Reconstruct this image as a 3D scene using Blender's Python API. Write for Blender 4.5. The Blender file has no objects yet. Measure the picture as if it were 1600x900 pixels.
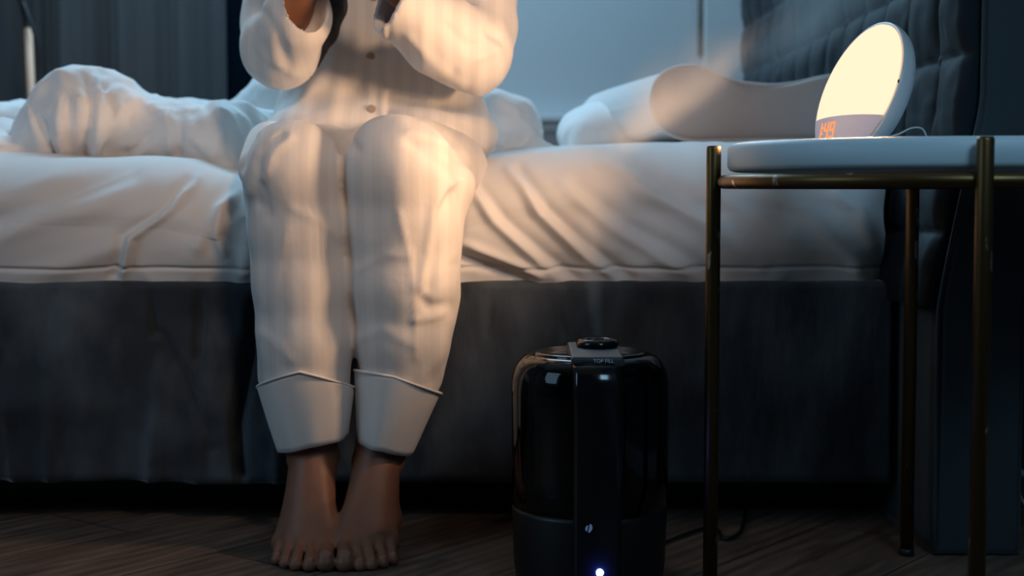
import bpy, bmesh, math, random
import numpy as np
from mathutils import Vector, Matrix

# ------------------------------------------------------------------ camera
H = 0.485                                    # eye height
FPX = 2300.0                                 # focal length for a 1600 px wide frame
PITCH = math.atan(150.0 / FPX)
sc = bpy.context.scene
col = sc.collection
cam_d = bpy.data.cameras.new('camera')
cam = bpy.data.objects.new('camera', cam_d)
col.objects.link(cam)
cam_d.sensor_width = 36.0
cam_d.lens = FPX / 1600.0 * 36.0
cam.location = (0, 0, H)
cam.rotation_euler = (math.pi / 2 - PITCH, 0, 0)
cam_d.clip_start = 0.05
cam_d.dof.use_dof = True
cam_d.dof.focus_distance = 1.76
cam_d.dof.aperture_fstop = 4.6
sc.camera = cam

# ------------------------------------------------------------------ world, lights, exposure
w = bpy.data.worlds.new('world'); sc.world = w
w.use_nodes = True
w.node_tree.nodes['Background'].inputs[0].default_value = (0.25, 0.5, 0.75, 1)
w.node_tree.nodes['Background'].inputs[1].default_value = 0.030
sc.view_settings.view_transform = 'Standard'
sc.view_settings.look = 'None'
sc.view_settings.gamma = 1.0
sc.view_settings.use_curve_mapping = False
sc.view_settings.exposure = 0.0


def area(name, loc, target, sx, sy, power, color):
    d = bpy.data.lights.new(name, 'AREA'); d.shape = 'RECTANGLE'
    d.size = sx; d.size_y = sy; d.energy = power; d.color = color
    o = bpy.data.objects.new(name, d); col.objects.link(o)
    o.location = loc
    o.rotation_euler = (Vector(target) - Vector(loc)).to_track_quat('-Z', 'Y').to_euler()
    return o


area('window_daylight', (-0.75, 4.0, 2.25), (-0.15, 2.6, 0.4), 1.6, 0.9, 56.0, (0.42, 0.74, 1.0))
area('side_cool_fill', (-2.2, 0.7, 1.4), (-0.5, 2.3, 0.4), 1.0, 1.2, 9.0, (0.42, 0.72, 1.0))  # added cool fill, brightens the left of the bed; no source in view
o = area('front_cool_fill', (0.72, 0.35, 1.35), (0.62, 1.8, 0.62), 0.5, 0.4, 1.6, (0.42, 0.72, 1.0)); o.data.spread = math.radians(75)  # unseen cool fill added to lift the side table
_d = bpy.data.lights.new('warm_fill_spot', 'SPOT'); _d.energy = 44.0; _d.color = (1.0, 0.64, 0.41); _d.spot_size = math.radians(54); _d.spot_blend = 1.0  # added warm fill; cone aimed at duvet and torso, kept off the feet
_d.shadow_soft_size = 0.09
o = bpy.data.objects.new('warm_fill_spot', _d); col.objects.link(o); o.location = (0.20, 0.60, 1.45)
o.rotation_euler = (Vector((-.38, 2.4, .78)) - o.location).to_track_quat('-Z', 'Y').to_euler()
area('wall_wash_fill', (0.0, 3.5, 2.4), (0.1, 4.6, 0.8), 1.2, 0.3, 2.0, (0.42, 0.74, 1.0))  # added cool wash to brighten the back wall, not a window


# ------------------------------------------------------------------ helpers
def W(px, py, d):
    """world point seen at pixel (px,py) at distance d along the floor"""
    X = (px - 800.0) / FPX; V = (450.0 - py) / FPX
    c, s = math.cos(PITCH), math.sin(PITCH)
    y = c + V * s; z = -s + V * c
    return np.array([X * d / y, d, H + z * d / y])


def proj(P):
    """pixels of world points (n,3)"""
    c, s = math.cos(PITCH), math.sin(PITCH)
    x = P[:, 0]; y = P[:, 1]; z = P[:, 2] - H
    f = y * c - z * s; v = y * s + z * c
    return 800 + FPX * x / f, 450 - FPX * v / f


def tag(o, label=None, cat=None, group=None, kind=None):
    if label: o['label'] = label
    if cat: o['category'] = cat
    if group: o['group'] = group
    if kind: o['kind'] = kind
    return o


def empty(name, loc, label=None, cat=None, group=None):
    o = bpy.data.objects.new(name, None); col.objects.link(o)
    o.location = loc; o.empty_display_size = 0.05
    tag(o, label, cat, group)
    return o


def link(name, me, mat, parent=None, smooth=True):
    o = bpy.data.objects.new(name, me); col.objects.link(o)
    if mat: me.materials.append(mat)
    if smooth:
        me.polygons.foreach_set('use_smooth', [True] * len(me.polygons))
    if parent is not None:
        o.parent = parent
        o.matrix_parent_inverse = Matrix.Translation(-parent.location)
    return o


def from_np(name, V, F, mat, parent=None, smooth=True):
    me = bpy.data.meshes.new(name)
    me.from_pydata([tuple(v) for v in V.tolist()] if hasattr(V, 'tolist') else V, [],
                   F.tolist() if hasattr(F, 'tolist') else F)
    me.update()
    return link(name, me, mat, parent, smooth)


def from_bm(name, bm, mat, parent=None, smooth=False):
    me = bpy.data.meshes.new(name); bmesh.ops.recalc_face_normals(bm, faces=bm.faces)
    bm.to_mesh(me); bm.free()
    return link(name, me, mat, parent, smooth)


def box_bm(bm, x0, x1, y0, y1, z0, z1, bev=0.0, seg=2):
    r = bmesh.ops.create_cube(bm, size=1.0)
    vs = r['verts']
    for v in vs:
        v.co = Vector((x0 + (v.co.x + .5) * (x1 - x0), y0 + (v.co.y + .5) * (y1 - y0), z0 + (v.co.z + .5) * (z1 - z0)))
    if bev > 0:
        es = list({e for v in vs for e in v.link_edges})
        bmesh.ops.bevel(bm, geom=es, offset=bev, segments=seg, affect='EDGES', profile=0.5)


def box(name, x0, x1, y0, y1, z0, z1, mat, parent=None, bev=0.0, smooth=False):
    bm = bmesh.new(); box_bm(bm, x0, x1, y0, y1, z0, z1, bev)
    return from_bm(name, bm, mat, parent, smooth)


def tube(name, pts, rad, mat, parent=None, n=16, cap=True):
    """swept round tube through points; rad scalar or list"""
    P = [Vector(p) for p in pts]
    R = rad if isinstance(rad, (list, tuple)) else [rad] * len(P)
    V = []; F = []
    up = Vector((0, 0, 1))
    prev = None
    for i, p in enumerate(P):
        t = (P[min(i + 1, len(P) - 1)] - P[max(i - 1, 0)]).normalized()
        if prev is None:
            a = t.cross(up)
            if a.length < 1e-3: a = t.cross(Vector((1, 0, 0)))
            a.normalize()
        else:
            a = (prev - t * prev.dot(t)).normalized()
        prev = a
        b = t.cross(a)
        for k in range(n):
            an = 2 * math.pi * k / n
            V.append(p + (a * math.cos(an) + b * math.sin(an)) * R[i])
    for i in range(len(P) - 1):
        for k in range(n):
            k2 = (k + 1) % n
            F.append((i * n + k, i * n + k2, (i + 1) * n + k2, (i + 1) * n + k))
    if cap:
        F.append(tuple(range(n - 1, -1, -1))); F.append(tuple(range((len(P) - 1) * n, len(P) * n)))
    me = bpy.data.meshes.new(name); me.from_pydata(V, [], F); me.update()
    o = link(name, me, mat, parent)
    bm = bmesh.new(); bm.from_mesh(me); bmesh.ops.recalc_face_normals(bm, faces=bm.faces)
    for f in bm.faces:
        f.smooth = len(f.verts) == 4
    bm.to_mesh(me); bm.free()
    return o


def spline(pts, n=12):
    P = [Vector(p) for p in pts]; out = []
    for i in range(len(P) - 1):
        p0 = P[max(i - 1, 0)]; p1 = P[i]; p2 = P[i + 1]; p3 = P[min(i + 2, len(P) - 1)]
        for k in range(n):
            t = k / n
            out.append(0.5 * ((2 * p1) + (-p0 + p2) * t + (2 * p0 - 5 * p1 + 4 * p2 - p3) * t * t + (-p0 + 3 * p1 - 3 * p2 + p3) * t ** 3))
    out.append(P[-1]); return out


def lathe(name, prof, cx, cy, mat, parent=None, n=64):
    V = []; F = []
    for r, z in prof:
        for k in range(n):
            a = 2 * math.pi * k / n
            V.append((cx + r * math.cos(a), cy + r * math.sin(a), z))
    for i in range(len(prof) - 1):
        for k in range(n):
            k2 = (k + 1) % n
            F.append((i * n + k, i * n + k2, (i + 1) * n + k2, (i + 1) * n + k))
    F.append(tuple(range(n - 1, -1, -1))); F.append(tuple(range((len(prof) - 1) * n, len(prof) * n)))
    me = bpy.data.meshes.new(name); me.from_pydata(V, [], F); me.update()
    return link(name, me, mat, parent)


# ---- noise
def _hash(i, j, k, seed):
    n = (i * 374761393 + j * 668265263 + k * 2147483647 + seed * 1274126177) & 0xffffffff
    n = ((n ^ (n >> 13)) * 1274126177) & 0xffffffff
    n = (n ^ (n >> 16)) & 0xffff
    return n / 32767.5 - 1.0


def noise(P, seed=0):
    P = np.asarray(P, float); I = np.floor(P).astype(np.int64); f = P - I
    u = f * f * f * (f * (f * 6 - 15) + 10)
    r = 0
    for a in (0, 1):
        for b in (0, 1):
            for c in (0, 1):
                wt = (u[:, 0] if a else 1 - u[:, 0]) * (u[:, 1] if b else 1 - u[:, 1]) * (u[:, 2] if c else 1 - u[:, 2])
                r = r + wt * _hash(I[:, 0] + a, I[:, 1] + b, I[:, 2] + c, seed)
    return r


def ridge(P, seed=0):
    return 1 - 2.2 * np.abs(noise(P, seed))


# ---- signed-distance modelling
class SDF:
    def __init__(s, lo, hi, res):
        s.lo = np.array(lo, float); s.res = res
        s.n = np.ceil((np.array(hi) - s.lo) / res).astype(int) + 1
        s.F = np.full(s.n, 1.0, np.float32)

    def _sub(s, lo, hi, m):
        a = np.clip(np.floor((lo - m - s.lo) / s.res).astype(int), 0, s.n)
        b = np.clip(np.ceil((hi + m - s.lo) / s.res).astype(int) + 1, 0, s.n)
        if (b <= a).any(): return None, None
        ax = [s.lo[i] + np.arange(a[i], b[i]) * s.res for i in range(3)]
        return tuple(slice(a[i], b[i]) for i in range(3)), np.meshgrid(*ax, indexing='ij')

    def _mix(s, sl, D, k, sub):
        A = s.F[sl]
        if sub:
            D = -D
            if k > 0:
                h = np.clip(.5 - .5 * (A - D) / k, 0, 1); r = A * (1 - h) + D * h + k * h * (1 - h)
            else: r = np.maximum(A, D)
        else:
            if k > 0:
                h = np.clip(.5 + .5 * (A - D) / k, 0, 1); r = A * (1 - h) + D * h - k * h * (1 - h)
            else: r = np.minimum(A, D)
        s.F[sl] = r

    def rc(s, a, b, ra, rb, k=0.01, sub=False, sc=(1, 1, 1)):
        """tapered capsule; sc stretches its section per axis"""
        a = np.array(a, float); b = np.array(b, float); S = np.array(sc, float)
        R = max(ra, rb) * max(1, S.max())
        sl, G = s._sub(np.minimum(a, b) - R, np.maximum(a, b) + R, k + .03)
        if sl is None: return s
        ba = (b - a) / S; L = max(ba @ ba, 1e-9)
        q = [(G[i] - a[i]) / S[i] for i in range(3)]
        h = np.clip((q[0] * ba[0] + q[1] * ba[1] + q[2] * ba[2]) / L, 0, 1)
        D = np.sqrt((q[0] - ba[0] * h) ** 2 + (q[1] - ba[1] * h) ** 2 + (q[2] - ba[2] * h) ** 2) - (ra + (rb - ra) * h)
        s._mix(sl, D * S.min() ** .5, k, sub); return s

    def ell(s, c, r, k=0.01, sub=False, rot=0.0):
        c = np.array(c, float); r = np.array(r, float)
        sl, G = s._sub(c - r.max(), c + r.max(), k + .03)
        if sl is None: return s
        x, y, z = G[0] - c[0], G[1] - c[1], G[2] - c[2]
        if rot:
            x, y = x * math.cos(rot) + y * math.sin(rot), -x * math.sin(rot) + y * math.cos(rot)
        k0 = np.sqrt((x / r[0]) ** 2 + (y / r[1]) ** 2 + (z / r[2]) ** 2) + 1e-9
        k1 = np.sqrt((x / r[0] ** 2) ** 2 + (y / r[1] ** 2) ** 2 + (z / r[2] ** 2) ** 2) + 1e-9
        s._mix(sl, k0 * (k0 - 1) / k1, k, sub); return s

    def plane(s, p, n):
        """cut away everything on the side the normal points to"""
        n = np.array(n, float); n /= np.linalg.norm(n)
        ax = [s.lo[i] + np.arange(s.n[i]) * s.res for i in range(3)]
        D = (ax[0][:, None, None] - p[0]) * n[0] + (ax[1][None, :, None] - p[1]) * n[1] + (ax[2][None, None, :] - p[2]) * n[2]
        s.F = np.maximum(s.F, D.astype(np.float32)); return s

    def mesh(s, smooth=1):
        F = s.F.copy()
        F[0] = F[-1] = 1; F[:, 0] = F[:, -1] = 1; F[:, :, 0] = F[:, :, -1] = 1
        ins = F < 0
        c = np.zeros(np.array(F.shape) - 1, int)
        for a in (0, 1):
            for b in (0, 1):
                for d in (0, 1):
                    c += ins[a:F.shape[0] - 1 + a, b:F.shape[1] - 1 + b, d:F.shape[2] - 1 + d]
        act = (c > 0) & (c < 8)
        idx = np.full(act.shape, -1, np.int64); I = np.argwhere(act); idx[act] = np.arange(len(I))
        acc = np.zeros((len(I), 3)); cnt = np.zeros(len(I))
        cor = [(a, b, d) for a in (0, 1) for b in (0, 1) for d in (0, 1)]
        for e0 in cor:
            for ax in range(3):
                if e0[ax]: continue
                e1 = list(e0); e1[ax] = 1
                A = F[I[:, 0] + e0[0], I[:, 1] + e0[1], I[:, 2] + e0[2]].astype(float)
                B = F[I[:, 0] + e1[0], I[:, 1] + e1[1], I[:, 2] + e1[2]].astype(float)
                m = (A < 0) != (B < 0)
                t = np.where(m, A / np.where(m, A - B, 1), 0)
                p = np.tile(np.array(e0, float), (len(I), 1)); p[:, ax] += t
                acc += p * m[:, None]; cnt += m
        V = s.lo + (I + acc / cnt[:, None]) * s.res
        Q = []
        for ax in range(3):
            o = [i for i in range(3) if i != ax]
            sl0 = [slice(None)] * 3; sl1 = [slice(None)] * 3
            sl0[ax] = slice(0, -1); sl1[ax] = slice(1, None)
            ch = ins[tuple(sl0)] != ins[tuple(sl1)]
            E = np.argwhere(ch)
            E = E[(E[:, o[0]] > 0) & (E[:, o[1]] > 0)]
            E = E[(E[:, o[0]] < F.shape[o[0]] - 1) & (E[:, o[1]] < F.shape[o[1]] - 1)]
            def g(d0, d1):
                q = E.copy(); q[:, o[0]] -= d0; q[:, o[1]] -= d1
                return idx[q[:, 0], q[:, 1], q[:, 2]]
            q = np.stack([g(0, 0), g(1, 0), g(1, 1), g(0, 1)], 1)
            flip = ins[E[:, 0], E[:, 1], E[:, 2]]
            if ax == 1: flip = ~flip
            q[~flip] = q[~flip][:, ::-1]
            Q.append(q)
        Q = np.concatenate(Q)
        V = relax(V, Q, smooth)
        return V, Q


def edges_of(Q):
    E = np.concatenate([Q[:, [i, (i + 1) % 4]] for i in range(4)]); E.sort(axis=1)
    return np.unique(E, axis=0)


def relax(V, Q, it):
    if it <= 0: return V
    E = edges_of(Q); n = len(V)
    deg = np.bincount(E.ravel(), minlength=n)[:, None]
    for _ in range(it):
        S = np.zeros_like(V)
        for i in range(3):
            S[:, i] = np.bincount(E[:, 0], V[E[:, 1], i], n) + np.bincount(E[:, 1], V[E[:, 0], i], n)
        V = V * .5 + .5 * S / np.maximum(deg, 1)
    return V


def normals(V, Q):
    N = np.cross(V[Q[:, 2]] - V[Q[:, 0]], V[Q[:, 3]] - V[Q[:, 1]]); R = np.zeros_like(V)
    for i in range(4):
        for a in range(3):
            R[:, a] += np.bincount(Q[:, i], N[:, a], len(V))
    return R / (np.linalg.norm(R, axis=1)[:, None] + 1e-12)


def seg_dist(x, y, poly):
    """distance and signed side from points to a polyline in the plane"""
    best = np.full(x.shape, 1e9); par = np.zeros(x.shape); L = len(poly) - 1
    for i in range(L):
        ax, ay = poly[i]; bx, by = poly[i + 1]
        dx, dy = bx - ax, by - ay; l2 = dx * dx + dy * dy
        t = np.clip(((x - ax) * dx + (y - ay) * dy) / l2, 0, 1)
        d = np.hypot(x - ax - t * dx, y - ay - t * dy)
        sg = np.sign((x - ax) * dy - (y - ay) * dx)
        m = d < np.abs(best)
        best = np.where(m, d * np.where(sg == 0, 1, sg), best); par = np.where(m, (i + t) / L, par)
    return best, par


# ------------------------------------------------------------------ materials
def mat(name, color, rough=0.6, metal=0.0, sheen=0.0, spec=0.5, bump=None, var=None, emis=None, coat=0.0, trans=0.0, sss=0.0):
    m = bpy.data.materials.new(name); m.use_nodes = True
    nt = m.node_tree; b = nt.nodes['Principled BSDF']
    b.inputs['Base Color'].default_value = (*color, 1)
    b.inputs['Roughness'].default_value = rough
    b.inputs['Metallic'].default_value = metal
    b.inputs['Specular IOR Level'].default_value = spec
    b.inputs['Coat Weight'].default_value = coat
    b.inputs['Transmission Weight'].default_value = trans
    if sheen:
        b.inputs['Sheen Weight'].default_value = sheen; b.inputs['Sheen Roughness'].default_value = 0.4
    if sss:
        b.inputs['Subsurface Weight'].default_value = sss; b.inputs['Subsurface Scale'].default_value = 0.01
        b.inputs['Subsurface Radius'].default_value = (1, .4, .2)
    if emis:
        b.inputs['Emission Color'].default_value = (*emis[0], 1); b.inputs['Emission Strength'].default_value = emis[1]
    tc = nt.nodes.new('ShaderNodeTexCoord')
    if bump:                              # (scale xyz, strength, distance)
        mp = nt.nodes.new('ShaderNodeMapping'); mp.inputs['Scale'].default_value = bump[0]
        nz = nt.nodes.new('ShaderNodeTexNoise'); nz.inputs['Scale'].default_value = 1.0; nz.inputs['Detail'].default_value = 4
        bp = nt.nodes.new('ShaderNodeBump'); bp.inputs['Strength'].default_value = bump[1]; bp.inputs['Distance'].default_value = bump[2]
        nt.links.new(tc.outputs['Object'], mp.inputs[0]); nt.links.new(mp.outputs[0], nz.inputs['Vector'])
        nt.links.new(nz.outputs['Fac'], bp.inputs['Height']); nt.links.new(bp.outputs[0], b.inputs['Normal'])
    if var:                               # (scale xyz, other colour, lo, hi)
        mp = nt.nodes.new('ShaderNodeMapping'); mp.inputs['Scale'].default_value = var[0]
        nz = nt.nodes.new('ShaderNodeTexNoise'); nz.inputs['Scale'].default_value = 1.0; nz.inputs['Detail'].default_value = 5
        cr = nt.nodes.new('ShaderNodeValToRGB')
        cr.color_ramp.elements[0].position = var[2]; cr.color_ramp.elements[0].color = (*color, 1)
        cr.color_ramp.elements[1].position = var[3]; cr.color_ramp.elements[1].color = (*var[1], 1)
        nt.links.new(tc.outputs['Object'], mp.inputs[0]); nt.links.new(mp.outputs[0], nz.inputs['Vector'])
        nt.links.new(nz.outputs['Fac'], cr.inputs[0]); nt.links.new(cr.outputs[0], b.inputs['Base Color'])
    return m


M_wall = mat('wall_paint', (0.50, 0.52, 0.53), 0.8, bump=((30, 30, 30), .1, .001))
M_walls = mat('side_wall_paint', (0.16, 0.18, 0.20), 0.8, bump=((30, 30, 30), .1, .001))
M_trim = mat('trim_paint', (0.56, 0.58, 0.60), 0.5, bump=((20, 20, 20), .05, .001))
M_ceil = mat('ceiling_paint', (0.6, 0.6, 0.6), 0.9)
M_curt = mat('curtain_cloth', (0.060, 0.062, 0.066), 0.85, sheen=.1, bump=((400, 400, 400), .2, .0005))
M_glassn = mat('night_glass', (0.004, 0.012, 0.022), 0.08, bump=((3, 3, 3), .02, .001))
M_sheet = mat('sheet_cotton', (0.72, 0.70, 0.68), 0.85, sheen=.2, bump=((500, 500, 500), .15, .0004))
M_duvet = mat('duvet_cotton', (0.78, 0.77, 0.76), 0.85, sheen=.2, bump=((60, 60, 60), .35, .004))
M_pill = mat('pillow_knit', (0.66, 0.55, 0.50), 0.9, sheen=.3, bump=((420, 420, 420), .4, .001))
M_pillt = mat('pillow_top_knit', (0.72, 0.72, 0.72), 0.9, sheen=.3, bump=((260, 260, 260), .6, .002))
M_velvet = mat('frame_velvet', (0.030, 0.038, 0.047), 0.7, sheen=.45, spec=.2, bump=((11, 11, 5), .8, .018),
               var=((9, 9, 5), (0.088, 0.108, 0.128), .44, .68))
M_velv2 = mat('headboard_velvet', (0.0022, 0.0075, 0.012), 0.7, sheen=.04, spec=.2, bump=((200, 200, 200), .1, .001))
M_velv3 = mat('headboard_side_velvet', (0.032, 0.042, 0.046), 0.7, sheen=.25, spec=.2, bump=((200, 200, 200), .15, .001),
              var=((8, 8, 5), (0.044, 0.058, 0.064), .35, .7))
M_dark = mat('dark_plastic', (0.012, 0.012, 0.013), 0.45, bump=((50, 50, 50), .05, .001))
M_brass = mat('worn_brass', (0.15, 0.095, 0.040), 0.40, metal=1.0, bump=((120, 120, 60), .15, .001),
              var=((55, 55, 22), (0.62, 0.56, 0.48), .665, .70))
M_brassb = mat('polished_brass', (0.65, 0.37, 0.24), 0.5, metal=0.1, bump=((50, 50, 50), .05, .001))
M_top = mat('tabletop_lacquer', (0.60, 0.74, 0.79), 0.45, bump=((30, 30, 30), .04, .001))
M_shell = mat('clock_plastic', (0.62, 0.62, 0.63), 0.35, bump=((60, 60, 60), .03, .001))
M_panel = mat('display_plastic', (0.32, 0.32, 0.37), 0.3, bump=((60, 60, 60), .02, .001), emis=((0.40, 0.30, 0.34), .40))
M_hem = mat('hem_cotton', (0.76, 0.73, 0.70), 0.85, sheen=.2, bump=((500, 500, 500), .2, .0004))
M_btn = mat('shell_button', (0.34, 0.29, 0.24), 0.4, bump=((90, 90, 90), .05, .001))
M_nail = mat('nail', (0.28, 0.125, 0.08), 0.35)
M_hair = mat('black_hair', (0.006, 0.006, 0.008), 0.5, bump=((160, 160, 6), .8, .003))
M_skin = mat('skin', (0.26, 0.112, 0.064), 0.5, bump=((90, 90, 90), .12, .002), var=((14, 14, 14), (0.20, 0.082, 0.046), .4, .75), sss=.08)
M_cord = mat('white_cord', (0.6, 0.6, 0.6), 0.5)
M_gloss = mat('gloss_black', (0.006, 0.006, 0.007), 0.12, bump=((10, 10, 10), .01, .001))
M_grey = mat('satin_grey', (0.05, 0.055, 0.06), 0.35, bump=((90, 90, 90), .03, .001))
M_ink = mat('print_grey', (0.75, 0.8, 0.85), 0.5)
M_lip = mat('lips', (0.45, 0.14, 0.12), 0.4)
M_eye = mat('eye_white', (0.7, 0.7, 0.7), 0.2)


def emit(name, c, s):
    m = bpy.data.materials.new(name); m.use_nodes = True; nt = m.node_tree
    nt.nodes.remove(nt.nodes['Principled BSDF'])
    e = nt.nodes.new('ShaderNodeEmission'); e.inputs[0].default_value = (*c, 1); e.inputs[1].default_value = s
    nt.links.new(e.outputs[0], nt.nodes['Material Output'].inputs[0]); return m


M_glow = emit('lit_diffuser', (1.0, 0.69, 0.47), 1.36)
M_digit = emit('lit_digit', (1.0, 0.30, 0.10), 1.3)
M_led = emit('blue_led', (0.10, 0.20, 1.0), 90.0)

# striped pyjama cotton: woven satin stripes, colour of the cloth itself
M_pj = mat('striped_cotton', (0.74, 0.70, 0.66), 0.8, sheen=.25)
nt = M_pj.node_tree; b = nt.nodes['Principled BSDF']
tc = nt.nodes.new('ShaderNodeTexCoord'); sx = nt.nodes.new('ShaderNodeSeparateXYZ')
mu = nt.nodes.new('ShaderNodeMath'); mu.operation = 'MULTIPLY'; mu.inputs[1].default_value = 2 * math.pi / 0.024
sn = nt.nodes.new('ShaderNodeMath'); sn.operation = 'SINE'
cr = nt.nodes.new('ShaderNodeValToRGB'); cr.color_ramp.elements[0].position = .35; cr.color_ramp.elements[1].position = .65
cr.color_ramp.elements[0].color = (0.70, 0.665, 0.635, 1); cr.color_ramp.elements[1].color = (0.75, 0.715, 0.68, 1)
mr = nt.nodes.new('ShaderNodeMapRange'); mr.inputs[1].default_value = -1; mr.inputs[2].default_value = 1
nz = nt.nodes.new('ShaderNodeTexNoise'); nz.inputs['Scale'].default_value = 45; nz.inputs['Detail'].default_value = 6
bp = nt.nodes.new('ShaderNodeBump'); bp.inputs['Strength'].default_value = .25; bp.inputs['Distance'].default_value = .003
for a_, b_ in ((tc.outputs['Object'], sx.inputs[0]), (sx.outputs['X'], mu.inputs[0]), (mu.outputs[0], sn.inputs[0]),
               (sn.outputs[0], mr.inputs[0]), (mr.outputs[0], cr.inputs[0]), (cr.outputs[0], b.inputs['Base Color']),
               (tc.outputs['Object'], nz.inputs['Vector']), (nz.outputs['Fac'], bp.inputs['Height']), (bp.outputs[0], b.inputs['Normal'])):
    nt.links.new(a_, b_)

# wood floor: planks running away from the camera, slightly turned
M_floor = mat('oak_laminate', (0.10, 0.07, 0.052), 0.5)
nt = M_floor.node_tree; b = nt.nodes['Principled BSDF']
tc = nt.nodes.new('ShaderNodeTexCoord')
mp = nt.nodes.new('ShaderNodeMapping'); mp.inputs['Rotation'].default_value = (0, 0, math.radians(-52))
br = nt.nodes.new('ShaderNodeTexBrick'); br.inputs['Scale'].default_value = 1.0
br.inputs['Brick Width'].default_value = 1.3; br.inputs['Row Height'].default_value = 0.19; br.inputs['Mortar Size'].default_value = 0.0015
br.inputs['Color1'].default_value = (0.22, 0.165, 0.13, 1); br.inputs['Color2'].default_value = (0.175, 0.135, 0.108, 1); br.inputs['Mortar'].default_value = (0.03, 0.022, 0.018, 1)
mp2 = nt.nodes.new('ShaderNodeMapping'); mp2.inputs['Scale'].default_value = (2.2, 14, 1)
wv = nt.nodes.new('ShaderNodeTexNoise'); wv.inputs['Scale'].default_value = 1.6; wv.inputs['Detail'].default_value = 8; wv.inputs['Distortion'].default_value = 1.6
wr = nt.nodes.new('ShaderNodeTexWave'); wr.wave_type = 'RINGS'; wr.inputs['Scale'].default_value = 1.4; wr.inputs['Distortion'].default_value = 5; wr.inputs['Detail'].default_value = 3
mp3 = nt.nodes.new('ShaderNodeMapping'); mp3.inputs['Scale'].default_value = (1.6, 9, 1)
r1 = nt.nodes.new('ShaderNodeValToRGB'); r1.color_ramp.elements[0].position = .3; r1.color_ramp.elements[0].color = (.45, .42, .40, 1)
r1.color_ramp.elements[1].position = .7; r1.color_ramp.elements[1].color = (1.15, 1.1, 1.05, 1)
r2 = nt.nodes.new('ShaderNodeValToRGB'); r2.color_ramp.elements[0].color = (.7, .66, .62, 1); r2.color_ramp.elements[1].color = (1.1, 1.1, 1.1, 1)
mx = nt.nodes.new('ShaderNodeMixRGB'); mx.blend_type = 'MULTIPLY'; mx.inputs[0].default_value = 1
mx2 = nt.nodes.new('ShaderNodeMixRGB'); mx2.blend_type = 'MULTIPLY'; mx2.inputs[0].default_value = .8
for a_, b_ in ((tc.outputs['Object'], mp.inputs[0]), (mp.outputs[0], br.inputs['Vector']), (mp.outputs[0], mp2.inputs[0]), (mp2.outputs[0], wv.inputs['Vector']),
               (mp.outputs[0], mp3.inputs[0]), (mp3.outputs[0], wr.inputs['Vector']), (wv.outputs['Fac'], r1.inputs[0]), (wr.outputs['Fac'], r2.inputs[0]),
               (br.outputs['Color'], mx.inputs[1]), (r1.outputs[0], mx.inputs[2]), (mx.outputs[0], mx2.inputs[1]), (r2.outputs[0], mx2.inputs[2]),
               (mx2.outputs[0], b.inputs['Base Color'])):
    nt.links.new(a_, b_)

# smoked clear plastic of the humidifier shell
M_smoke = bpy.data.materials.new('smoked_plastic'); M_smoke.use_nodes = True
nt = M_smoke.node_tree; nt.nodes.remove(nt.nodes['Principled BSDF'])
tr = nt.nodes.new('ShaderNodeBsdfTransparent'); tr.inputs[0].default_value = (0.16, 0.17, 0.19, 1)
gl = nt.nodes.new('ShaderNodeBsdfGlossy'); gl.inputs['Roughness'].default_value = 0.06; gl.inputs[0].default_value = (.9, .9, .9, 1)
fr = nt.nodes.new('ShaderNodeFresnel'); fr.inputs[0].default_value = 1.42
ms = nt.nodes.new('ShaderNodeMixShader')
nt.links.new(fr.outputs[0], ms.inputs[0]); nt.links.new(tr.outputs[0], ms.inputs[1]); nt.links.new(gl.outputs[0], ms.inputs[2])
nt.links.new(ms.outputs[0], nt.nodes['Material Output'].inputs[0])

# ------------------------------------------------------------------ room
YB = 4.6; XR = 0.80; XL = -2.6; ZC = 2.55
o = box('floor', XL, XR, -0.6, YB, -0.05, 0.0, M_floor); tag(o, kind='structure')
o = box('ceiling', XL, XR, -0.6, YB, ZC, ZC + .05, M_ceil); tag(o, kind='structure')
o = box('wall_back', XL, XR + .05, YB, YB + .08, 0.0, ZC, M_wall); tag(o, kind='structure')
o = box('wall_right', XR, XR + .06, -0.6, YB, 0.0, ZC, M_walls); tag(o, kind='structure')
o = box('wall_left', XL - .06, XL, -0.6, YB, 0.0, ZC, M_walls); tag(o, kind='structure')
o = box('baseboard_right', XR - .016, XR, -0.6, YB - .02, 0.0, .052, M_trim, bev=.003); tag(o, kind='structure')
o = box('baseboard_back', -0.5, XR - .02, YB - .016, YB, 0.0, .09, M_trim, bev=.003); tag(o, kind='structure')
# ledge across the back wall
bm = bmesh.new()
box_bm(bm, -0.45, XR - .01, YB - .075, YB, .700, .722, .004); box_bm(bm, -0.45, XR - .01, YB - .035, YB, .672, .700, .004)
o = from_bm('trim_1', bm, M_trim); tag(o, kind='structure')
# panelled strip on the back wall with a dark gap (door of the built-in closet)
xg = W(1094, 50, YB)[0]
o = box('door_1', xg + .010, XR - .02, YB - .030, YB, .73, 2.3, M_wall, bev=.004); tag(o, kind='structure')
bm = bmesh.new()
box_bm(bm, xg - .008, xg + .008, YB - .012, YB, W(0, 88, YB)[2], 2.3, .002)
o = from_bm('trim_2', bm, mat('gap_brown', (0.11, 0.085, 0.07), .7)); tag(o, kind='structure')
# night window on the back wall, behind the curtains
x0 = -2.3; x1 = W(520, 50, YB)[0]
bm = bmesh.new()
for (a, b_, c, d) in ((x0 - .05, x1 + .05, .40, .45), (x0 - .05, x1 + .05, 2.15, 2.2), (x0 - .05, x0, .45, 2.15), (x1, x1 + .05, .45, 2.15)):
    box_bm(bm, a, b_, YB - .03, YB, c, d, .004)
o = from_bm('window_1', bm, M_trim); tag(o, kind='structure')
g = box('pane', x0, x1, YB - .012, YB - .002, .45, 2.15, M_glassn, o)


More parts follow.
